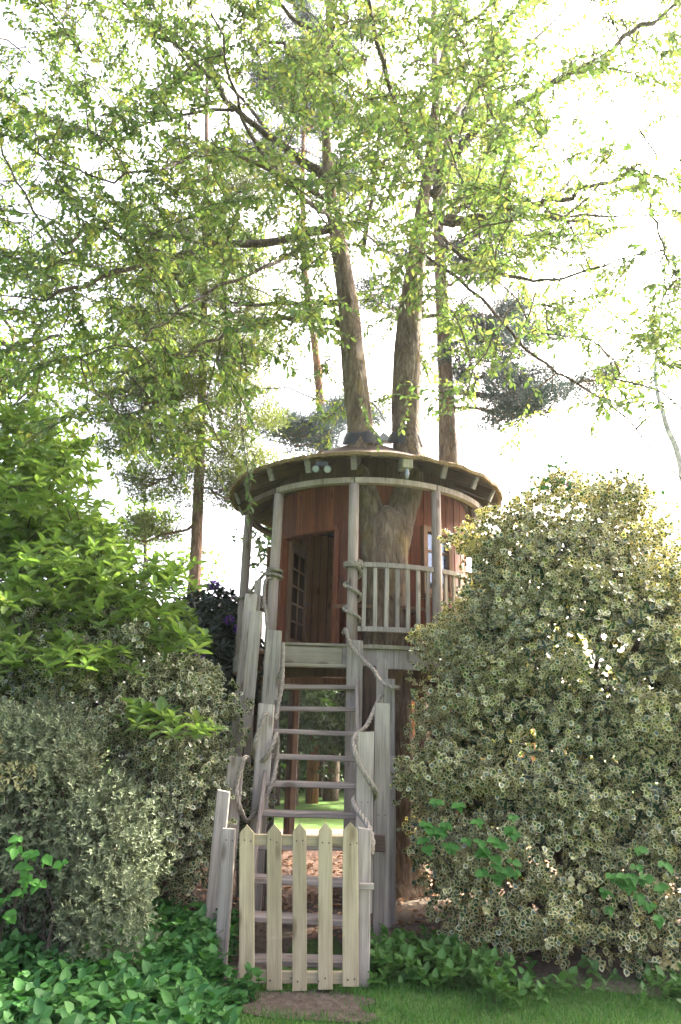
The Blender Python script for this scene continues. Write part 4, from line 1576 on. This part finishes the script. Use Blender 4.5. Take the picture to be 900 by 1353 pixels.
for i, (x, Y, lab) in enumerate([(352, 15.6, 'low-hanging dark yew behind the left stair boards'), (452, 16.4, 'low-hanging dark yew seen between the stair treads'), (560, 15.8, 'low-hanging dark yew behind the porch tree trunk')]):
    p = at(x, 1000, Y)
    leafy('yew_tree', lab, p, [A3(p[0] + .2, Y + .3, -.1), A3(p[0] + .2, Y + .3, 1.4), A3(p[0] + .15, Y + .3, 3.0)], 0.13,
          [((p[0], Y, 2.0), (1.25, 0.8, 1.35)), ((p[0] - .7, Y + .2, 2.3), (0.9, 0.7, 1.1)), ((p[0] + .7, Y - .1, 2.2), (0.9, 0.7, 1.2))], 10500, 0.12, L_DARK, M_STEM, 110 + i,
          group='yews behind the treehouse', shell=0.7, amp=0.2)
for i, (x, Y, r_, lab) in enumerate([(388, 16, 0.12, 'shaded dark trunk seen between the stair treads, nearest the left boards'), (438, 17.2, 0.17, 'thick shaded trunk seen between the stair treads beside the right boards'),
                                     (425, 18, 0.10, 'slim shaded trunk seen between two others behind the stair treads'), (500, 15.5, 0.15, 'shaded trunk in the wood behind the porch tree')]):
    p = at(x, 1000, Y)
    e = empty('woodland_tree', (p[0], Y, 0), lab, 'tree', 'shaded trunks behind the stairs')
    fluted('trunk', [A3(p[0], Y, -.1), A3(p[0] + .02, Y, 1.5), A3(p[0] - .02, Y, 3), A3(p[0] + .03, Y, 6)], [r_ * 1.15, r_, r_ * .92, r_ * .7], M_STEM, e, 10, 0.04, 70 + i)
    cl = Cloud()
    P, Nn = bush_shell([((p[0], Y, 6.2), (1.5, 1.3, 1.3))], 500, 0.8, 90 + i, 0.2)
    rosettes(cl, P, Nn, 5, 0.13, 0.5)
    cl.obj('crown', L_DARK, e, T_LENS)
# low slatted fence below the porch, catching the sun
fe = empty('slatted_fence', (1.2, 11.2, 0), 'sunlit orange-brown slatted fence behind the trunk under the deck', 'fence')
for z in (1.25, 1.95):
    plank('fence_rail', M_INNER, fe, (0.9, 11.24, z), (3.6, 11.24, z), 0.08, 0.04, (0, 0, 1))
for i in range(20):
    x = 0.95 + i * 0.135
    plank('slat', M_INNER, fe, (x, 11.2, 0.9), (x, 11.2, 2.08 + random.uniform(-.015, .015)), 0.075, 0.022, (1, 0, 0), key=i % 3)
for x in (0.9, 2.3, 3.6):
    plank('fence_post', M_INNER, fe, (x, 11.29, -0.05), (x, 11.29, 2.15), 0.09, 0.06, (1, 0, 0))

# ================================================================== SHRUBS
# --- big variegated holly on the right
def stems(e, base, ells, n, r0, mat):
    m = MB()
    for _ in range(n):
        i = rng.integers(len(ells))
        t = np.array(ells[i][0]) + rdir(1)[0] * np.array(ells[i][1]) * rng.uniform(0.3, 0.85)
        if t[2] < 0.3:
            continue
        a = np.array([base[0] + rng.normal() * .25, base[1] + rng.normal() * .25, -0.05])
        m.tube(curve_pts(a, t, 6, 0.08, 0.04), [r0, r0 * .85, r0 * .7, r0 * .5, r0 * .4, r0 * .25, r0 * .1], 6, cap=False)
    m.build('stems', mat, e)


holly = empty('holly_bush', (2.45, 7.0, 0), 'huge rounded cream-variegated holly bush to the right of the stairs', 'bush')
H_E = [((2.55, 7.05, 1.3), (1.75, 1.55, 1.45)), ((2.5, 7.0, 2.35), (1.62, 1.45, 1.25)), ((2.45, 6.95, 3.2), (1.22, 1.15, 1.0)), ((2.42, 6.95, 3.78), (0.72, 0.8, 0.6)),
       ((1.62, 6.8, 2.45), (0.55, 0.6, 0.6)), ((1.65, 6.7, 1.4), (1.05, 1.0, 1.2)), ((3.35, 6.9, 2.75), (0.8, 0.9, 0.8)), ((1.75, 6.35, 0.62), (0.95, 0.85, 0.62)), ((3.0, 6.3, 0.75), (1.2, 0.85, 0.75)),
       ((1.95, 6.8, 3.15), (0.75, 0.8, 0.66)), ((3.7, 6.8, 2.0), (1.1, 1.2, 1.3))]
def bumps(E, n, r0, r1, seed):
    P_, N_ = bush_shell(E, n, 0.06, seed, 0.12, zmin=0.25)
    out = []
    for p, nn_ in zip(P_, N_):
        q = rng.uniform(r0, r1)
        out.append((p - nn_ * q * 0.25, (q * rng.uniform(0.9, 1.3), q, q * rng.uniform(0.55, 0.85))))
    return out


H_E = H_E + [((1.2, 6.45, 0.95), (0.58, 0.55, 0.8)), ((1.35, 5.98, 0.42), (0.62, 0.5, 0.5)), ((2.15, 5.9, 0.42), (0.75, 0.5, 0.5)), ((3.0, 5.85, 0.45), (0.8, 0.5, 0.55)), ((3.9, 5.95, 0.5), (0.8, 0.6, 0.6))]
H_E = H_E + bumps(H_E, 90, 0.18, 0.34, 51)
stems(holly, (2.5, 7.0), H_E, 46, 0.045, M_STEM)
P, Nn = bush_shell(H_E, 23500, 0.40, 31, 0.12, zmin=0.03, power=1.2)
back = (Nn[:, 1] > 0.25) & (P[:, 1] > 7.2) & (rng.random(len(P)) < 0.62)
P, Nn = P[~back], Nn[~back]
pn = np.zeros(len(P))
seeds = P[rng.integers(0, len(P), 110)]
for s_ in seeds:
    pn = np.maximum(pn, 0.75 * (np.linalg.norm(P - s_, axis=1) < rng.uniform(0.05, 0.10)))
low = (P[:, 2] < 0.9)
for s_ in P[low][rng.integers(0, low.sum(), 34)]:
    pn = np.maximum(pn, 0.7 * (np.linalg.norm(P - s_, axis=1) < rng.uniform(0.05, 0.11)))
cl = Cloud()
rosettes(cl, P, Nn, 6, 0.044, 0.80, stem=0.05, pale_boost=pn)
cl.obj('foliage', L_HOLLY, holly, T_HOLLY)
P, Nn = bush_shell(H_E[:11], 4800, 0.30, 31, 0.10, zmin=0.3)
P = np.array([2.5, 6.95, 2.0]) + (P - np.array([2.5, 6.95, 2.0])) * 0.76
cl = Cloud()
rosettes(cl, P, Nn, 6, 0.085, 0.6)
cl.obj('inner_foliage', L_HOLLY, holly, T_LENS)

# --- variegated holly on the left
hl = empty('holly_bush', (-2.1, 6.7, 0), 'greener variegated holly bush to the left of the stairs below the bright shrub', 'bush')
HL_E = [((-2.3, 6.9, 1.2), (1.55, 1.1, 1.25)), ((-1.45, 6.55, 0.95), (0.62, 0.7, 0.85)), ((-1.55, 6.75, 1.75), (0.55, 0.6, 0.55)), ((-3.1, 6.8, 1.8), (1.1, 1.0, 0.9)), ((-2.2, 6.8, 2.2), (0.8, 0.8, 0.6))]
HL_E = HL_E + bumps(HL_E, 34, 0.18, 0.32, 52)
stems(hl, (-2.1, 6.8), HL_E, 24, 0.035, M_STEM)
P, Nn = bush_shell(HL_E, 10000, 0.42, 33, 0.12, zmin=0.2, power=1.2)
back = (Nn[:, 1] > 0.25) & (P[:, 1] > 6.9) & (rng.random(len(P)) < 0.6)
P, Nn = P[~back], Nn[~back]
cl = Cloud()
rosettes(cl, P, Nn, 6, 0.044, 0.80, stem=0.05)
cl.obj('foliage', L_HOLLYB, hl, T_HOLLY)

# --- grey-green small-leaved shrub in front of it
gs = empty('grey_shrub', (-1.75, 5.35, 0), 'grey-green twiggy small-leaved shrub in front of the left holly', 'bush')
G_E = [((-2.15, 5.5, 0.95), (0.75, 0.6, 0.75)), ((-1.62, 5.3, 0.75), (0.48, 0.45, 0.62)), ((-1.45, 5.05, 0.48), (0.34, 0.33, 0.38)), ((-2.25, 5.45, 1.45), (0.5, 0.5, 0.42)), ((-2.7, 5.4, 1.1), (0.6, 0.55, 0.7))]
stems(gs, (-1.8, 5.4), G_E, 60, 0.014, M_STEM)
P, Nn = bush_shell(G_E, 6200, 0.55, 35, 0.18, zmin=0.12, power=1.2)
pn = np.zeros(len(P))
tops = P[(P[:, 2] > 1.25)]
for s_ in tops[rng.integers(0, len(tops), 14)]:
    pn = np.maximum(pn, 0.85 * (np.linalg.norm(P - s_, axis=1) < rng.uniform(0.06, 0.13)))
cl = Cloud()
rosettes(cl, P, Nn, 7, 0.036, 0.40, up=0.6, stem=0.05, pale_boost=pn)
cl.obj('foliage', L_GREY, gs, T_LENS)

# --- bright green broadleaf shrub, layered sprays over the left holly
az = empty('bright_green_shrub', (-3.0, 7.3, 0), 'tall bright green broadleaf shrub with layered sprays above the left holly', 'bush')
A_E = [((-3.5, 7.3, 3.1), (1.25, 1.0, 1.15)), ((-2.5, 7.2, 2.75), (0.95, 0.85, 0.65)), ((-3.9, 7.4, 3.8), (0.9, 0.9, 0.75)), ((-1.95, 7.0, 2.5), (0.55, 0.6, 0.36)), ((-3.2, 6.9, 2.3), (1.0, 0.7, 0.6)), ((-2.9, 7.3, 3.5), (0.6, 0.7, 0.5)), ((-3.7, 7.3, 4.5), (0.85, 0.8, 0.6))]
stems(az, (-3.0, 7.4), A_E, 34, 0.035, M_STEM)
P, Nn = bush_shell(A_E, 2300, 0.6, 37, 0.16)
P2 = []
for (x, y, Y, rx, ry, n) in [(200, 950, 6.0, 46, 13, 22), (260, 965, 5.9, 30, 8, 8), (60, 850, 6.0, 60, 16, 30), (120, 870, 6.0, 46, 12, 16), (20, 790, 5.8, 40, 22, 22), (150, 800, 6.2, 70, 26, 40), (240, 840, 6.3, 40, 16, 22), (90, 740, 6.0, 80, 22, 40), (190, 760, 6.3, 60, 20, 30), (40, 650, 6.2, 70, 40, 40), (50, 870, 5.7, 50, 14, 18)]:
    for _ in range(n):
        P2.append(at(x + rng.normal() * rx * .6, y + rng.normal() * ry * .6, Y + rng.normal() * 0.18))
P2 = np.array(P2)
m = MB()
for p in P2[::2]:
    b0 = p + np.array([-0.25 + rng.normal() * .1, 0.45, -0.06])
    m.tube([b0, (b0 + p) / 2 + np.array([0, 0, .03]), p], [0.007, 0.005, 0.003], 4, cap=False)
m.build('spray_twigs', M_STEM, az)['kind'] = 'stuff'
for (x, y, Y, ax_, ay) in [(200, 950, 6.0, 60, 880), (260, 965, 5.9, 170, 930), (60, 850, 6.0, 0, 780), (240, 840, 6.3, 120, 790), (20, 790, 5.8, -60, 740), (40, 650, 6.2, -60, 760)]:
    m = MB()
    m.tube(curve_pts(np.array([-3.0, 7.3, 1.6]), at(ax_, ay, 6.5), 4, 0.05, 0.03) + [at(x - 30, y - 8, Y + .1), at(x + 25, y + 4, Y)], [0.02, 0.018, 0.016, 0.013, 0.011, 0.007, 0.004], 5)
    m.build('branch', M_STEM, az)
P = np.concatenate([P, P2])
Nn = np.concatenate([Nn, np.tile([0, -0.3, 1.0], (len(P2), 1))])
cl = Cloud()
rosettes(cl, P, Nn * np.array([0.5, 0.5, 1]), 7, 0.125, 0.42, up=1.0, spread=(0.75, 1.75), jit=0.25, stem=0.03)
cl.obj('foliage', L_AZAL, az, T_LENS)

# --- rhododendron with purple flowers behind the left boards
rh = empty('rhododendron_bush', (-1.9, 9.9, 0), 'dark rhododendron bush dotted with purple flower heads beside the treehouse', 'bush')
R_E = [((-1.95, 9.9, 1.5), (1.05, 0.9, 1.5)), ((-1.75, 9.7, 2.5), (0.72, 0.7, 0.85)), ((-1.9, 9.8, 3.05), (0.55, 0.55, 0.5))]
stems(rh, (-1.9, 9.9), R_E, 16, 0.035, M_STEM)
P, Nn = bush_shell(R_E, 2400, 0.5, 39, 0.14)
cl = Cloud()
rosettes(cl, P, Nn, 7, 0.13, 0.34, spread=(0.9, 1.6))
cl.obj('foliage', L_RHODO, rh, T_LENS)
fl = None
for (x, y) in [(295, 807), (316, 847), (320, 828), (308, 760), (265, 880), (281, 884), (300, 775)]:
    d_ = unit(at(x, y, 9.0) - np.array([0, 0, EYE]))
    rel = P - np.array([0, 0, EYE])
    off = np.linalg.norm(rel - (rel @ d_)[:, None] * d_, axis=1)
    sel = np.where(off < 0.18)[0]
    if len(sel) == 0:
        continue
    p = P[sel[np.argmin(P[sel, 1])]] + np.array([0, -0.05, 0.02])
    if fl is None:
        n = 46
        D = rdir(n)
        D[:, 1] -= 0.3
        fl = leaves_mesh('flower_head', np.zeros((n, 3)) + unit(D) * 0.03, D, rdir(n), rng.uniform(.04, .058, n), 0.036, rng.random(n), T_LENS)
        fl.materials.append(L_PURPLE)
    reg(bpy.data.objects.new('flower_head', fl), Matrix.Translation(Vector(p)) @ Matrix.Rotation(random.uniform(0, 6.28), 4, 'Z'), rh)

# --- leaf sprays of climbers growing through the hollies: each leaf a part
lm_ = leaves_mesh('leaf', np.zeros((1, 3)), np.array([[1., 0, 0]]), np.array([[0, 0, 1.]]), 1.0, 0.85, 0.5, T_HEART)
lm_.materials.append(L_BRAM)


def climber(name, label, c, spots, L, root, mat=None, group=None, cat='climber'):
    e = empty(name, (root[0], root[1], 0), label, cat, group)
    m = MB()
    c = np.array(c)
    m.tube(curve_pts(np.array([root[0], root[1], 0]), c, 7, 0.04, 0.03), [0.007] * 7 + [0.004], 4)
    for (dx, dz) in spots:
        for k in range(3):
            a = rng.uniform(-0.5, 0.5) + (k - 1) * 1.15 - 1.57
            p = Vector((c[0] + dx, c[1] - 0.06 - 0.05 * rng.random(), c[2] + dz))
            d = Vector((math.cos(a), -0.45, math.sin(a) * 0.8 + 0.1)).normalized()
            nrm = Vector((rng.normal() * .35, -0.7, 0.7)).normalized()
            x = d
            y_ = nrm.cross(x).normalized()
            z_ = x.cross(y_)
            s_ = L * rng.uniform(0.75, 1.2)
            Mx = Matrix(((x.x * s_, y_.x * s_, z_.x * s_, p.x), (x.y * s_, y_.y * s_, z_.y * s_, p.y), (x.z * s_, y_.z * s_, z_.z * s_, p.z), (0, 0, 0, 1)))
            reg(bpy.data.objects.new('leaf', lm_), Mx, e)
        m.tube([c, c + np.array([dx * .6, -.05, dz * .4]), c + np.array([dx, -.07, dz])], [0.004, 0.003, 0.002], 3)
    m.build('stem', M_STEM, e)


def spots(n, sx, sz):
    return [(rng.normal() * sx, rng.normal() * sz) for _ in range(n)]


climber('bramble_shoot', 'green bramble leaves poking from the big holly beside the tall boards', at(585, 1095, 5.62), spots(13, .10, .10), 0.06, (1.0, 5.9))
climber('bramble_shoot', 'green bramble leaves low in the big holly beside another shoot', at(655, 1125, 5.42), spots(18, .13, .11), 0.06, (1.5, 5.8))
climber('bramble_shoot', 'lone dark green bramble spray in the big holly far from the stairs', at(828, 1155, 5.32), spots(18, .10, .10), 0.06, (2.4, 5.8))
climber('bramble_shoot', 'jagged green leaf shoot in front of the grey shrub', at(40, 1150, 4.75), spots(17, .09, .14), 0.058, (-2.2, 5.0))
climber('climbing_vine', 'light green climber leaves growing out of the top of the big holly', at(742, 640, 6.6), spots(24, .18, .15), 0.06, (2.3, 7.0))
climber('climbing_vine', 'few light green climber leaves standing above the shoulder of the big holly', at(815, 655, 6.7), spots(15, .22, .10), 0.06, (2.9, 7.0))

# ================================================================== GROUND PLANTS
# leafy ground cover under the left shrubs
n = 5000
Pg = np.stack([rng.uniform(-3.4, -0.30, n), rng.uniform(3.1, 6.2, n), np.zeros(n)], 1)
edge = -0.42 - 0.25 * (5.2 - np.clip(Pg[:, 1], 3.4, 5.2)) * 0.35 + 0.12 * np.sin(Pg[:, 1] * 5)
keep = (Pg[:, 0] < edge) | ((Pg[:, 1] > 5.35) & (Pg[:, 0] < -0.7))
keep &= ~((Pg[:, 1] > 5.05) & (Pg[:, 0] > -0.72))
Pg = Pg[keep]
cl = Cloud()
hgt = rng.uniform(0.06, 0.30, len(Pg)) * np.clip((edge[keep] - Pg[:, 0]) * 2.2 + 0.45, 0.4, 1.0)
Pg[:, 2] = hgt
rosettes(cl, Pg, np.tile([0, -0.15, 1.0], (len(Pg), 1)), 5, 0.060, 0.8, up=0.5, spread=(0.9, 1.7), jit=0.3, stem=0.05)
tag(cl.obj('ground_cover', L_COVER, None, T_HEART), 'dense dark green leafy ground cover spreading under the left shrubs', 'ground cover', kind='stuff')
m = MB()
for p in Pg[::2]:
    m.tube([(p[0] + rng.normal() * .02, p[1] + rng.normal() * .02, -0.01), p], [0.004, 0.003], 3, cap=False)
tag(m.build('ground_cover_stalks', L_COVER), 'thin stalks of the leafy ground cover', 'ground cover', kind='stuff')

# weeds at the foot of the big holly and beside the right gate post
n = 1500
Pw = np.stack([rng.uniform(0.28, 3.6, n), rng.normal(5.35, 0.22, n), np.zeros(n)], 1)
fr = 5.75 - 0.25 * np.sin(Pw[:, 0] * 2.1)
keep = (rng.random(n) < np.where(Pw[:, 0] < 1.15, 0.9, 0.05 + 0.16 * (np.sin(Pw[:, 0] * 6) > 0.6))) & (Pw[:, 1] > 4.95)
Pw = Pw[keep]
Pw[:, 1] += 0.25 * (Pw[:, 0] < 1.0)
Pw[:, 2] = rng.uniform(0.02, 0.17, len(Pw)) * np.where(Pw[:, 0] < 1.3, 1.2, 0.7)
cl = Cloud()
rosettes(cl, Pw, np.tile([0, -0.2, 1.0], (len(Pw), 1)), 5, 0.062, 0.7, up=0.5, spread=(0.7, 1.6), jit=0.35, stem=0.05)
tag(cl.obj('weeds', L_WEED, None, T_HEART), 'fresh green weeds along the foot of the big holly', 'weeds', kind='stuff')

# lawn blades
n = 42000
Pl = np.stack([rng.uniform(-0.9, 3.9, n), 2.9 + 2.7 * rng.random(n) ** 0.9, np.zeros(n)], 1)
soil = ((Pl[:, 0] + 0.15) / 0.42) ** 2 + ((Pl[:, 1] - 4.98) / 0.17) ** 2
keep = (soil > 1 + rng.normal(size=n) * 0.35) & (Pl[:, 1] < 5.4 + 0.12 * np.sin(Pl[:, 0] * 4) + rng.normal(size=n) * 0.12)
Pl = Pl[keep]
n = len(Pl)
D = np.stack([rng.normal(size=n) * .45, rng.normal(size=n) * .45, np.ones(n)], 1)
LL = rng.uniform(0.025, 0.065, n) * (1 + 0.35 * np.sin(Pl[:, 0] * 7) * np.sin(Pl[:, 1] * 9))
tag(leaves_obj('lawn_grass', L_GRASS, None, Pl, D, rdir(n), LL, 0.0055, rng.random(n), T_BLADE), 'short green lawn grass in front of the gate', 'grass', kind='stuff')
# fallen leaves and twigs under the treehouse and on the soil
n = 2600
Pf = np.stack([rng.normal(0.5, 1.6, n), rng.normal(8.2, 1.5, n), np.full(n, 0.03)], 1)
Pf = Pf[(Pf[:, 1] > 6.3)]
n = len(Pf)
D = rdir(n) * np.array([1, 1, 0.15])
tag(leaves_obj('fallen_leaves', leaf('dry_leaves', (0.16, 0.08, 0.04), (0.34, 0.21, 0.13), 0.15, None, 0.8, 0.1), None, Pf, D, np.array([0, 0, 1.]) + rdir(n) * .4, rng.uniform(.05, .09, n), 0.035, rng.random(n), T_LENS),
    'dry brown leaves scattered on the ground under the treehouse', 'leaves', kind='stuff')

# ================================================================== HAZE: thin volume added to imitate milky lens glare
hz = MB()
hz.box((0, 320, 9.5), (804, 764, 21.0))
glare_haze = hz.build('glare_haze', None)
tag(glare_haze, kind='stuff')
t = NT('glare_haze_volume')
pv = t.n.new('ShaderNodeVolumePrincipled')
pv.inputs['Color'].default_value = (0.93, 0.95, 1.0, 1)
pv.inputs['Density'].default_value = 0.0006
pv.inputs['Anisotropy'].default_value = 0.45
t.l.new(pv.outputs[0], t.out.inputs['Volume'])
glare_haze.data.materials.append(t.m)
